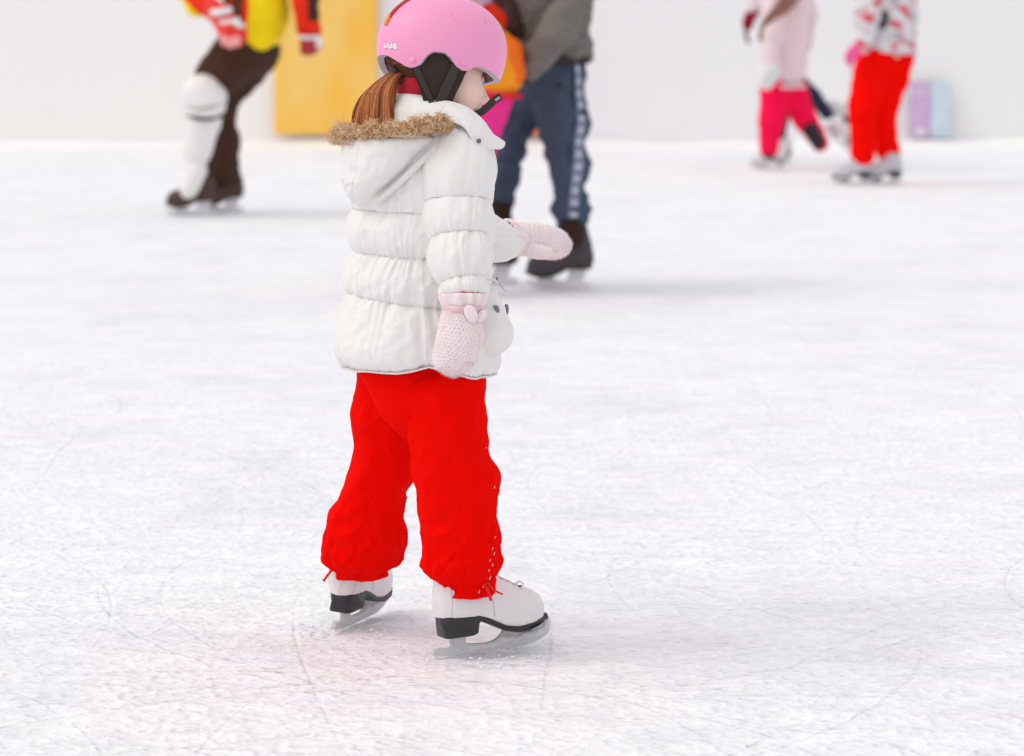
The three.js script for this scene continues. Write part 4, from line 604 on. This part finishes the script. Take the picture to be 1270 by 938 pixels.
// --- adult in grey jacket and blue trousers, bending over the child
{
  const D = 12.03, m = D / LENS, J = (x, y, r, dz = 0) => [at(x, y, D + dz), r * m];
  const g = thing('person', 'adult in grey jacket and striped blue trousers on dark skates', 'person', at(668, 357, D));
  const legA = chain(J(688, 92, 38), J(698, 150, 29, -0.05), J(703, 205, 23, -0.07), J(708, 262, 20, -0.05), J(711, 282, 21, -0.04)), legB = chain(J(672, 92, 36, 0.08), J(640, 150, 25, 0.12), J(622, 215, 21, 0.14), J(618, 268, 18, 0.16));
  const blue = cloth(0.062, 0.088, 0.135, 0.9), tf = bonesField([...legA, ...legB], 0.05, (d, x, y) => Math.max(d, y - at(0, 62, D).y));
  const tr = mesh('trousers', crumple(bonesMesh([...legA, ...legB], 0.05, 0.011, (d, x, y) => Math.max(d, y - at(0, 62, D).y)), 0.024, 8, 4), blue, g);
  { // striped side band on the near leg
    const pos = [], idx = [], col = []; const rows = 60; for (let j = 0; j <= rows; j++) { const t = j / rows, y = mix(74, 268, t), cx = table([[74, 690], [92, 692], [150, 698], [205, 703], [262, 708], [282, 711]], y)[0], c = at(cx, y, D - 0.04); for (let i = 0; i <= 4; i++) { const an = mix(0.17, -0.17, i / 4) * (1 + 0.35 * t) + mix(0.55, 1.5, t), p = hit(tf, c, V3(Math.cos(an), 0, Math.sin(an)), 0.3), n = V3(Math.cos(an), 0, Math.sin(an)); p.addScaledVector(n, 0.012); pos.push(p.x, p.y, p.z); } }
    for (let j = 0; j < rows; j++) for (let i = 0; i < 4; i++) { const a = j * 5 + i; idx.push(a, a + 1, a + 5, a + 1, a + 6, a + 5); }
    const uv = []; for (let j = 0; j <= rows; j++) for (let i = 0; i <= 4; i++) uv.push(i / 4, j / rows);
    const bg = new THREE.BufferGeometry(); bg.setAttribute('position', new THREE.Float32BufferAttribute(pos, 3)); bg.setAttribute('uv', new THREE.Float32BufferAttribute(uv, 2)); bg.setIndex(idx); bg.computeVertexNormals();
    const pr = dataTexture(256, (u, v) => { const k = Math.floor(v * 26) % 2 ? (u > 0.2 && u < 0.8 ? 1 : 0.3) : 0.25; return [mix(96, 178, k), mix(104, 182, k), mix(128, 198, k)]; }, true);
    mesh('side_band', bg, new THREE.MeshStandardMaterial({ map: pr, roughness: 0.8, side: THREE.DoubleSide }), tr);
    const pk = new THREE.SphereGeometry(0.012, 14, 10); pk.scale(1.4, 1, 0.5); const pp = hit(tf, at(693, 105, D), V3(0, 0, 1), 0.3); pk.translate(pp.x, pp.y, pp.z + 0.008); mesh('pocket_tab', pk, std(0.02, 0.022, 0.03, 0.7), tr);
  }
  const marlN = lattice(256), marl = dataTexture(256, (u, v) => { const t = marlN(u * 256, v * 256), k = 88 + 44 * t; return [k + 6, k, k - 4]; }, true); marl.repeat.set(3, 3);
  const greyM = new THREE.MeshPhysicalMaterial({ map: marl, roughness: 0.95, bumpMap: weave, bumpScale: 0.001, side: THREE.DoubleSide });
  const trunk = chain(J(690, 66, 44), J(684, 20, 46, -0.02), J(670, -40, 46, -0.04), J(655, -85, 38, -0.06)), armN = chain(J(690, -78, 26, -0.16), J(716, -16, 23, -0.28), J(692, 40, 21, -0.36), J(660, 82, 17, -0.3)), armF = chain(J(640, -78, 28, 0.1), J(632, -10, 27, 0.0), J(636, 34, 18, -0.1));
  const jk = mesh('jacket', crumple(bonesMesh(trunk, 0.05, 0.011, (d, x, y) => Math.max(d, at(0, 76, D).y - y)), 0.02, 8), greyM, g);
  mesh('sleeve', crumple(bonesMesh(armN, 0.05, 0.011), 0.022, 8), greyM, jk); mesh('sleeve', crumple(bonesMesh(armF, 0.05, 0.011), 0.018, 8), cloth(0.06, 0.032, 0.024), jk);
  mesh('hem_band', crumple(bonesMesh(chain(J(691, 64, 43), J(691, 70, 43)), 0.02, 0.011, (d, x, y) => Math.max(d, at(0, 79, D).y - y, y - at(0, 68, D).y)), 0.006, 12), cloth(0.05, 0.042, 0.038), jk);
  const tag = new THREE.SphereGeometry(0.016, 14, 10); tag.scale(0.7, 1.6, 0.6); { const p = at(731, 62, D - 0.06); tag.translate(p.x, p.y, p.z); } mesh('toggle', tag, std(0.7, 0.69, 0.7, 0.6), jk);
  const glove = cloth(0.03, 0.018, 0.015);
  mesh('glove', bonesMesh([...chain(J(660, 82, 12, -0.28), J(648, 94, 10, -0.26), J(640, 100, 7, -0.24)), ...chain(J(654, 86, 6, -0.28), J(644, 86, 5, -0.28))], 0.015, 0.009), glove, g);
  mesh('glove', bonesMesh([...chain(J(636, 34, 14, -0.1), J(632, 46, 12, -0.1), J(626, 56, 8, -0.1)), ...chain(J(634, 42, 7, -0.14), J(626, 46, 5, -0.16))], 0.015, 0.009), glove, g);
  const neck = J(648, -104, 16, -0.08)[0], hd2 = head(g, at(638, -128, D - 0.1), 0.118, 3.4, cloth(0.03, 0.03, 0.04), 'knit_cap');
  mesh('body', mergeGeometries([bonesMesh([...thin(legA), ...thin(legB), ...thin(trunk), ...thin(armN, 0.6), ...thin(armF, 0.6), ...chain(J(656, -80, 26, -0.06), [neck, 0.055])], 0.05, 0.014), hd2]), skin, g);
  const dark = { boot: std(0.052, 0.045, 0.05, 0.7), sole: skateBlack, blade: plastic, hockey: true, high: 135, lean: 6 };
  skate(g, at(733, 356, D - 0.03).setY(0), Math.PI - 0.35, 0, 0, 1.38, dark); skate(g, at(640, 349, D + 0.22).setY(0), Math.PI - 0.3, 0, 0, 1.38, dark);
  for (const [x, y, dz] of [[711, 283, -0.1], [619, 270, 0.1]]) mesh('sock', bonesMesh(chain(J(x, y - 14, 17, dz + 0.04), J(x - 2, y + 8, 16, dz + 0.02)), 0.02, 0.01), cloth(0.04, 0.02, 0.016), g);
}
// --- child in orange held by the adult
{
  const D = 11.7, m = D / LENS, J = (x, y, r, dz = 0) => [at(x, y, D + dz), r * m];
  const g = thing('person', 'child in orange jacket and pink trousers held by the adult in grey', 'person', at(600, 360, D));
  const tb = [...chain(J(608, 126, 28), J(592, 190, 18, -0.04), J(578, 300, 15, -0.04)), ...chain(J(600, 126, 28, 0.1), J(580, 195, 17, 0.12), J(566, 300, 15, 0.12))];
  mesh('trousers', crumple(bonesMesh(tb, 0.05, 0.011, (d, x, y) => Math.max(d, y - at(0, 112, D).y)), 0.01, 10), cloth(0.86, 0.035, 0.28, 0.8), g);
  const jb = [...chain(J(614, 92, 34), J(606, 70, 34), J(596, 46, 28)), ...chain(J(600, 48, 20, -0.12), J(592, 80, 15, -0.2), J(578, 96, 12, -0.2))];
  const orange = cloth(0.92, 0.33, 0.015, 0.7);
  const jk = mesh('jacket', crumple(bonesMesh(jb, 0.04, 0.01, (d, x, y) => Math.max(d, at(0, 121, D).y - y)), 0.012, 9), orange, g);
  mesh('hem_band', bonesMesh(chain(J(614, 96, 36.5), J(614, 112, 35)), 0.02, 0.01, (d, x, y, z) => Math.max(d, at(0, 122, D).y - y, y - at(0, 117, D).y)), cloth(0.85, 0.02, 0.03), jk);
  mesh('sleeve', crumple(bonesMesh(chain(J(604, 40, 16, 0.1), J(614, 26, 14, 0.06), J(606, 12, 11, 0.0)), 0.02, 0.009), 0.006, 12), cloth(0.88, 0.035, 0.012), jk);
  mesh('back_panel', bonesMesh(chain(J(628, 66, 22, -0.02), J(632, 90, 18, -0.02), J(626, 106, 14, -0.02)), 0.03, 0.01, (d) => d), cloth(0.9, 0.16, 0.015, 0.7), jk);
  const hg = head(g, at(580, 4, D - 0.02), 0.1, 3.3, std(0.52, 0.36, 0.62, 0.4), 'helmet');
  mesh('mitten', bonesMesh([...chain(J(578, 96, 10, -0.2), J(568, 104, 9, -0.2)), ...chain(J(574, 98, 5, -0.24), J(568, 96, 4, -0.26))], 0.015, 0.008), cloth(0.7, 0.03, 0.1), g);
  mesh('mitten', bonesMesh([...chain(J(606, 13, 10), J(600, 4, 9)), ...chain(J(604, 9, 5, -0.03), J(598, 11, 4, -0.04))], 0.015, 0.008), cloth(0.7, 0.03, 0.02), g);
  mesh('body', mergeGeometries([bonesMesh([...thin(tb), ...thin(jb), ...chain(J(596, 48, 18), J(588, 28, 11))], 0.04, 0.013), hg]), skin, g);
  const look = { ...figure, high: 140 };
  skate(g, at(590, 362, D - 0.04).setY(0), Math.PI - 0.2, 0, 0, 1.05, look); skate(g, at(580, 357, D + 0.12).setY(0), Math.PI - 0.2, 0, 0, 1.05, look);
}
// --- hockey player at the left
{
  const D = 16.75, m = D / LENS, J = (x, y, r, dz = 0) => [at(x, y, D + dz), r * m];
  const g = thing('person', 'skater in yellow, red and flare-browned black with a white shin guard, at left', 'person', at(245, 267, D));
  const brown = cloth(0.062, 0.028, 0.017, 0.85), yellow = cloth(0.95, 0.72, 0.008, 0.75), redC = cloth(0.82, 0.03, 0.008, 0.8), whiteC = std(0.82, 0.80, 0.79, 0.55);  // brown: black cloth with the warm flare wash painted into its colour
  const l1 = chain(J(298, 66, 36), J(274, 92, 27, -0.12), J(256, 122, 20, -0.2), J(243, 205, 10, -0.16)), l2 = chain(J(316, 66, 32, 0.1), J(296, 100, 20, 0.12), J(279, 140, 11, 0.14), J(276, 172, 19, 0.18), J(274, 226, 27, 0.22));
  mesh('trousers', crumple(bonesMesh([...l1.slice(0, 2), ...l2], 0.05, 0.014, (d, x, y) => Math.max(d, y - at(0, 40, D).y, at(0, 229, D).y - y)), 0.016, 6), brown, g);
  const pad = mesh('shin_guard', crumple(bonesMesh([...chain(J(254, 120, 27, -0.22), J(253, 130, 26, -0.22)), ...chain(J(252, 152, 22, -0.2), J(245, 185, 17, -0.18), J(241, 214, 12, -0.16))], 0.03, 0.012), 0.008, 10), whiteC, g);
  mesh('knee_cup', bonesMesh(chain(J(250, 116, 24, -0.27), J(256, 126, 24, -0.27)), 0.03, 0.012), whiteC, pad);
  const strapC = std(0.07, 0.03, 0.02, 0.8);
  mesh('strap', cord([at(232, 142, D - 0.27), at(244, 147, D - 0.33), at(258, 148, D - 0.34), at(278, 142, D - 0.26)], 0.011, 24, 8), strapC, pad);
  mesh('strap', cord([at(230, 131, D - 0.3), at(246, 135, D - 0.38), at(262, 133, D - 0.38), at(280, 126, D - 0.3)], 0.006, 24, 8), std(0.35, 0.27, 0.22, 0.8), pad);
  const tk = chain(J(316, 44, 36), J(318, 10, 38), J(312, -40, 38), J(304, -66, 32));
  const bx = (x) => at(x, 0, D).x;
  const jersey = crumple(bonesMesh(tk, 0.05, 0.013, (d, x, y) => Math.max(d, at(0, 61, D).y + 5 * Math.pow(x - bx(326), 2) - y)), 0.016, 7);
  paint(jersey, (x, y) => { const w = 0.008 * nz(y * 9, 1, 1) + (y - 1.2) * 0.12; return x - w < bx(284) ? [0.11, 0.04, 0.02] : x - w < bx(288) ? [0.82, 0.03, 0.008] : x - w < bx(304) ? [0.11, 0.04, 0.02] : x - w < bx(311) ? [0.82, 0.03, 0.008] : [0.95, 0.72, 0.008]; });  // dark stripes: black cloth, browned by the same painted flare wash
  const jm = yellow.clone(); jm.color.setRGB(1, 1, 1); jm.vertexColors = true;
  const jk = mesh('jersey', jersey, jm, g);
  mesh('sleeve', crumple(bonesMesh(chain(J(276, -60, 24, -0.05), J(238, -14, 19, -0.15), J(244, 6, 15, -0.22)), 0.03, 0.012), 0.01, 9), yellow, jk);
  mesh('sleeve', crumple(bonesMesh(chain(J(244, -2, 16, -0.22), J(258, 8, 14, -0.28)), 0.02, 0.012), 0.006, 10), redC, jk);
  mesh('sleeve', crumple(bonesMesh(chain(J(346, -60, 24, -0.02), J(378, -14, 18, -0.06), J(382, 32, 14, -0.1)), 0.03, 0.012), 0.01, 9), brown, jk);
  mesh('sleeve_stripe', bonesMesh(chain(J(368, -30, 12, -0.12), J(372, 6, 9, -0.16), J(375, 30, 8, -0.16)), 0.02, 0.012), redC, jk);
  mesh('cuff', bonesMesh(chain(J(382, 30, 15, -0.1), J(384, 40, 15, -0.1)), 0.02, 0.012, (d, x, y) => Math.max(d, y - at(0, 26, D).y, at(0, 45, D).y - y)), redC, jk);
  const gl = mesh('glove', bonesMesh([...chain(J(262, 10, 13, -0.3), J(274, 20, 13, -0.32), J(284, 36, 15, -0.34)), ...chain(J(280, 40, 8, -0.38), J(280, 52, 6, -0.4)), ...chain(J(286, 42, 8, -0.36), J(288, 54, 6, -0.38)), ...chain(J(292, 40, 8, -0.33), J(297, 52, 6, -0.34)), ...chain(J(296, 36, 7, -0.3), J(303, 46, 5, -0.3))], 0.012, 0.011), std(0.82, 0.03, 0.02, 0.6), g);
  for (const [x, y, x2, y2, r] of [[262, 16, 286, 12, 4.5], [272, 28, 296, 24, 3.2], [290, 26, 300, 32, 4]]) mesh('roll', cord([at(x, y, D - 0.38), at((x + x2) / 2, (y + y2) / 2 + 1, D - 0.4), at(x2, y2, D - 0.36)], r * m, 16, 8), whiteC, gl);
  for (const [x, y] of [[278, 50], [285, 53], [293, 51]]) mesh('finger_pad', new THREE.SphereGeometry(0.03, 14, 10).scale(0.9, 1.2, 0.7).translate(...at(x, y, D - 0.41).toArray()), std(0.86, 0.36, 0.34, 0.7), gl);
  const gr = mesh('glove', bonesMesh([...chain(J(384, 46, 12, -0.12), J(384, 56, 12, -0.12)), ...chain(J(378, 56, 5, -0.13), J(376, 65, 4, -0.13)), ...chain(J(383, 58, 5, -0.13), J(382, 66, 4, -0.13)), ...chain(J(389, 57, 5, -0.13), J(389, 64, 4, -0.13)), ...chain(J(393, 50, 5, -0.12), J(396, 57, 4, -0.14))], 0.012, 0.01), std(0.42, 0.02, 0.03, 0.6), g);
  mesh('roll', cord([at(370, 46, D - 0.2), at(383, 47, D - 0.22), at(396, 46, D - 0.18)], 0.011, 16, 8), whiteC, gr); mesh('side_patch', new THREE.SphereGeometry(0.03, 12, 10).scale(0.7, 1.3, 0.8).translate(...at(395, 52, D - 0.16).toArray()), whiteC, gr);
  const hg = head(g, at(300, -96, D - 0.05), 0.12, 3.9, std(0.05, 0.03, 0.03, 0.4), 'helmet');
  mesh('body', mergeGeometries([bonesMesh([...thin(l1, 0.6), ...thin(l2.slice(0, 3), 0.5), ...thin(tk), ...thin(chain(J(280, -58, 24, -0.02), J(238, -14, 19, -0.15), J(258, 8, 14, -0.28), J(276, 30, 11, -0.32)), 0.65), ...thin(chain(J(340, -58, 24), J(378, -14, 18, -0.06), J(384, 46, 12, -0.12)), 0.65), ...chain(J(304, -60, 20), J(301, -82, 12))], 0.05, 0.016), hg]), skin, g);
  const look = { boot: std(0.07, 0.032, 0.022, 0.6), sole: skateBlack, blade: plastic, hockey: true, high: 110, lean: 4 };
  skate(g, at(266, 267, D - 0.1).setY(0), Math.PI - 0.2, 0, 0, 1.42, look); skate(g, at(300, 260, D + 0.3).setY(0), Math.PI + 0.5, 0, 0, 1.4, look);
  mesh('boot_tongue', crumple(bonesMesh(chain(J(244, 212, 13, -0.2), J(234, 236, 11, -0.2)), 0.02, 0.011), 0.006, 12), whiteC, g);
}
// --- girl in pale pink jacket
{
  const D = 22.1, m = D / LENS, J = (x, y, r, dz = 0) => [at(x, y, D + dz), r * m];
  const g = thing('person', 'skater with long brown hair in pale pink jacket and magenta trousers', 'person', at(965, 210, D));
  const mag = cloth(0.95, 0.003, 0.07, 0.9), palePink = cloth(0.82, 0.665, 0.70, 0.9), l1 = chain(J(962, 112, 20, -0.05), J(957, 150, 14.5, -0.08), J(954, 184, 12.5, -0.06)), l2 = chain(J(982, 112, 20, 0.06), J(998, 146, 14, 0.1), J(1017, 177, 11, 0.14));
  const tr = mesh('trousers', crumple(bonesMesh([...l1, ...l2], 0.06, 0.014), 0.012, 9), mag, g);
  mesh('knee_patch', bonesMesh(chain(J(1005, 160, 10, 0.04), J(1015, 177, 9, 0.06)), 0.02, 0.012), std(0.02, 0.014, 0.02, 0.8), tr);
  mesh('cuff', bonesMesh(chain(J(955, 184, 11.5, -0.06), J(954, 187, 11, -0.06)), 0.02, 0.012, (d, x, y) => Math.max(d, y - at(0, 185, D).y)), std(0.12, 0.01, 0.03, 0.8), tr);
  const tk = chain(J(972, 84, 29), J(974, 50, 28), J(976, 10, 27), J(978, -14, 24)), ar = chain(J(962, -8, 16, -0.16), J(958, 40, 14, -0.26), J(955, 84, 11, -0.3)), ar2 = chain(J(994, -8, 15, 0.15), J(1003, 20, 11, 0.2), J(1000, 50, 9, 0.22));
  const jk = mesh('jacket', crumple(bonesMesh([...tk, ...ar, ...ar2], 0.05, 0.014, (d, x, y) => Math.max(d, at(0, 109, D).y - y)), 0.014, 8), palePink, g);
  mesh('hem_band', crumple(bonesMesh(chain(J(972, 90, 29.5), J(972, 100, 29)), 0.02, 0.013, (d, x, y) => Math.max(d, at(0, 109.5, D).y - y, y - at(0, 104, D).y)), 0.004, 12), cloth(0.78, 0.61, 0.64), jk);
  mesh('mitten', crumple(bonesMesh([...chain(J(956, 84, 12, -0.3), J(954, 94, 11, -0.3), J(951, 104, 8, -0.3)), ...chain(J(950, 90, 5, -0.36), J(946, 98, 4, -0.38))], 0.02, 0.01), 0.004, 14), std(0.74, 0.75, 0.74, 0.9), g);
  mesh('mitten', bonesMesh([...chain(J(1000, 50, 8, 0.22), J(998, 60, 7, 0.22)), ...chain(J(996, 54, 4, 0.2), J(993, 60, 3, 0.2))], 0.02, 0.01), std(0.3, 0.33, 0.33, 0.9), g);
  const L = []; for (let i = 0; i < 700; i++) { const a = rnd() * 6.28, r = Math.sqrt(rnd()), pts = []; for (let k = 0; k <= 8; k++) { const t = k / 8, q = spline([[992, -44, 12], [988, -20, 14], [976, 4, 11], [958, 22, 9], [947, 36, 5], [943, 50, 2]], t); pts.push(at(q[0] + Math.cos(a) * r * q[2], q[1] + Math.sin(a) * r * q[2] * 0.6, D - 0.3 + Math.sin(a) * r * q[2] * m)); } L.push(strand(pts, 0.005, 0.003, 3)); }
  const hg = head(g, at(986, -42, D - 0.05), 0.112, 3.3, std(0.7, 0.66, 0.68, 0.8), 'knit_cap', [strands(L, () => { const k = rr(0.7, 1.2); return [0.36 * k, 0.17 * k, 0.11 * k]; }), new THREE.MeshPhysicalMaterial({ vertexColors: true, roughness: 0.5, side: THREE.DoubleSide })]);
  mesh('body', mergeGeometries([bonesMesh([...thin(l1), ...thin(l2), ...thin(tk), ...thin(ar, 0.65), ...thin(ar2, 0.65), ...chain(J(978, -12, 14), J(984, -34, 8))], 0.05, 0.015), hg]), skin, g);
  skate(g, at(975, 210, D - 0.06).setY(0), Math.PI - 0.2, 0, 0, 1.28, { ...figure, sole: std(0.35, 0.35, 0.37, 0.5), high: 130, lean: -4 });
  skate(g, at(1052, 188, D + 0.16), Math.PI - 0.25, 0.75, 0, 1.2, { ...figure, sole: std(0.35, 0.35, 0.37, 0.5), high: 130 });
}
// --- skater half hidden behind her
{
  const D = 23.2, m = D / LENS, J = (x, y, r, dz = 0) => [at(x, y, D + dz), r * m];
  const g = thing('person', 'skater in navy trousers half hidden behind the pale pink jacket', 'person', at(970, 201, D));
  const l1 = chain(J(966, 112, 14), J(968, 150, 9), J(966, 184, 8)), l2 = chain(J(992, 108, 14, 0.05), J(1008, 120, 10, 0.08), J(1026, 141, 8, 0.1));
  mesh('trousers', crumple(bonesMesh([...l1, ...l2], 0.05, 0.015), 0.008, 9), cloth(0.02, 0.032, 0.06, 0.85), g);
  const tk = chain(J(978, 80, 22), J(976, 30, 22), J(972, -10, 20)), ar = chain(J(960, -4, 11, -0.05), J(938, 6, 9, -0.1), J(931, 18, 7, -0.12)), ar2 = chain(J(988, -4, 11, 0.1), J(992, 40, 9, 0.14), J(986, 66, 7, 0.14));
  mesh('jacket', crumple(bonesMesh([...tk, ...ar, ...ar2], 0.05, 0.015, (d, x, y) => Math.max(d, at(0, 104, D).y - y)), 0.01, 9), cloth(0.70, 0.60, 0.64, 0.9), g);
  mesh('mitten', bonesMesh([...chain(J(931, 18, 7, -0.12), J(928, 28, 7, -0.12), J(927, 34, 5, -0.12)), ...chain(J(932, 22, 4, -0.15), J(938, 18, 4, -0.17))], 0.02, 0.01), cloth(0.25, 0.01, 0.03), g);
  mesh('wrist_strap', cord([at(926, 32, D - 0.14), at(925, 42, D - 0.14), at(927, 49, D - 0.14), at(929, 54, D - 0.14)], 0.015, 16, 8), cloth(0.16, 0.01, 0.025), g);
  mesh('mitten', bonesMesh(chain(J(986, 66, 7, 0.14), J(985, 76, 6, 0.14)), 0.02, 0.01), cloth(0.25, 0.01, 0.03), g);
  const hg = head(g, at(970, -34, D), 0.11, 3.2, cloth(0.5, 0.42, 0.46), 'knit_cap');
  mesh('body', mergeGeometries([bonesMesh([...thin(l1), ...thin(l2), ...thin(tk), ...thin(ar, 0.6), ...thin(ar2, 0.6), ...chain(J(972, -8, 12), J(970, -26, 8))], 0.05, 0.016), hg]), skin, g);
  const look = { ...figure, boot: std(0.66, 0.66, 0.68, 0.5), high: 120 };
  skate(g, at(982, 201, D).setY(0), Math.PI - 0.1, 0, 0, 1.25, look); skate(g, at(1049, 160, D + 0.1), Math.PI - 0.2, 0.7, 0, 1.2, look);
}
// --- skater in floral jacket and red trousers
{
  const D = 20.05, m = D / LENS, J = (x, y, r, dz = 0) => [at(x, y, D + dz), r * m];
  const g = thing('person', 'skater in white jacket with red flowers and bright red trousers', 'person', at(1085, 228, D));
  const l1 = chain(J(1086, 74, 25, -0.05), J(1080, 96, 22, -0.08), J(1071, 132, 18.5, -0.14), J(1070, 165, 15, -0.12), J(1071, 192, 15, -0.1)), l2 = chain(J(1110, 74, 23, 0.05), J(1106, 98, 21, 0.05), J(1097, 138, 16, 0.02), J(1099, 165, 14, 0.04), J(1102, 188, 15, 0.06));
  mesh('trousers', crumple(bonesMesh([...l1, ...l2], 0.03, 0.013, (d, x, y) => Math.max(d, y - at(0, 58, D).y)), 0.014, 7), std(0.92, 0.004, 0.002, 0.95, { specularIntensity: 0.06 }), g);
  const tk = chain(J(1099, 56, 35), J(1100, 20, 33), J(1100, -20, 34), J(1098, -44, 28)), ar = chain(J(1080, -38, 17, -0.15), J(1076, 20, 15, -0.22), J(1072, 56, 10, -0.24)), ar2 = chain(J(1120, -38, 17, 0.12), J(1124, 20, 13, 0.14), J(1127, 56, 9, 0.1));
  const jg = crumple(bonesMesh([...tk, ...ar, ...ar2], 0.05, 0.011, (d, x, y) => Math.max(d, at(0, 66, D).y - y)), 0.014, 8);
  paint(jg, (x, y, z) => { const a = nz(x * 13 + 2, y * 13, z * 9), b = nz(x * 24, y * 24 + 5, z * 14), c = nz(x * 10 + 40, y * 10, z * 8); return a > 0.3 || b > 0.5 ? [0.68, 0.09, 0.12] : a > 0.2 ? [0.76, 0.42, 0.45] : c > 0.26 ? [0.48, 0.47, 0.52] : [0.72, 0.715, 0.74]; });
  const fl = cloth(1, 1, 1, 0.85); fl.vertexColors = true; const jk = mesh('jacket', jg, fl, g);
  mesh('waist_pouch', crumple(bonesMesh(chain(J(1098, 18, 5, -0.24), J(1094, 30, 6, -0.24)), 0.02, 0.009), 0.006, 14), std(0.02, 0.02, 0.025, 0.6), jk);
  mesh('mitten', bonesMesh([...chain(J(1069, 58, 7, -0.24), J(1060, 63, 7, -0.24), J(1054, 70, 6, -0.24), J(1054, 79, 4, -0.24)), ...chain(J(1062, 62, 4, -0.28), J(1064, 70, 3, -0.3))], 0.02, 0.009), cloth(0.84, 0.12, 0.33), g);
  mesh('mitten', bonesMesh([...chain(J(1128, 56, 8, 0.1), J(1130, 66, 7, 0.1), J(1129, 76, 5, 0.1)), ...chain(J(1126, 62, 4, 0.06), J(1123, 69, 3, 0.05))], 0.02, 0.009), cloth(0.62, 0.60, 0.64), g);
  const hg = head(g, at(1094, -78, D), 0.115, 3.5, cloth(0.72, 0.7, 0.74), 'knit_cap');
  mesh('body', mergeGeometries([bonesMesh([...thin(l1), ...thin(l2), ...thin(tk), ...thin(ar, 0.65), ...thin(ar2, 0.65), ...chain(J(1098, -42, 16), J(1095, -64, 9))], 0.05, 0.015), hg]), skin, g);
  const look = { ...figure, boot: std(0.55, 0.56, 0.60, 0.5), blade: plastic, high: 120 };
  skate(g, at(1080, 222, D - 0.1).setY(0), Math.PI - 0.12, 0, 0, 1.28, look); skate(g, at(1118, 228, D + 0.02).setY(0), Math.PI + 0.1, 0, 0, 1.28, look);
}
// ------------------------------------------------------------------ scraped snow round the blades
{
  const list = []; const base = new THREE.IcosahedronGeometry(1, 0);
  const spots = [[near(560, 815, 0), 0.12, 160], [near(630, 800, -40), 0.08, 120], [near(450, 775, -150), 0.1, 160], [near(500, 800, -60), 0.2, 120]];
  for (const [c, w, n] of spots) for (let i = 0; i < n; i++) { const a = rnd() * 6.28, r = w * Math.pow(rnd(), 0.7), s = 0.0008 + 0.0034 * Math.pow(rnd(), 4), b = base.clone(); const p = b.attributes.position; for (let k = 0; k < p.count; k++) p.setXYZ(k, p.getX(k) * s * (1 + 0.4 * nz(i, p.getX(k), 1)), p.getY(k) * s * 0.7, p.getZ(k) * s); b.translate(c.x + Math.cos(a) * r * 1.5, s * 0.2, c.z + Math.sin(a) * r); list.push(b); }
  const g = mergeGeometries(list); g.computeVertexNormals();
  const m = solo('snow_crumbs', g, std(0.86, 0.86, 0.88, 0.9), 'loose crumbs of scraped snow on the ice round the near skates', 'snow'); m.userData.kind = 'stuff';
}
renderer.render(scene, camera);
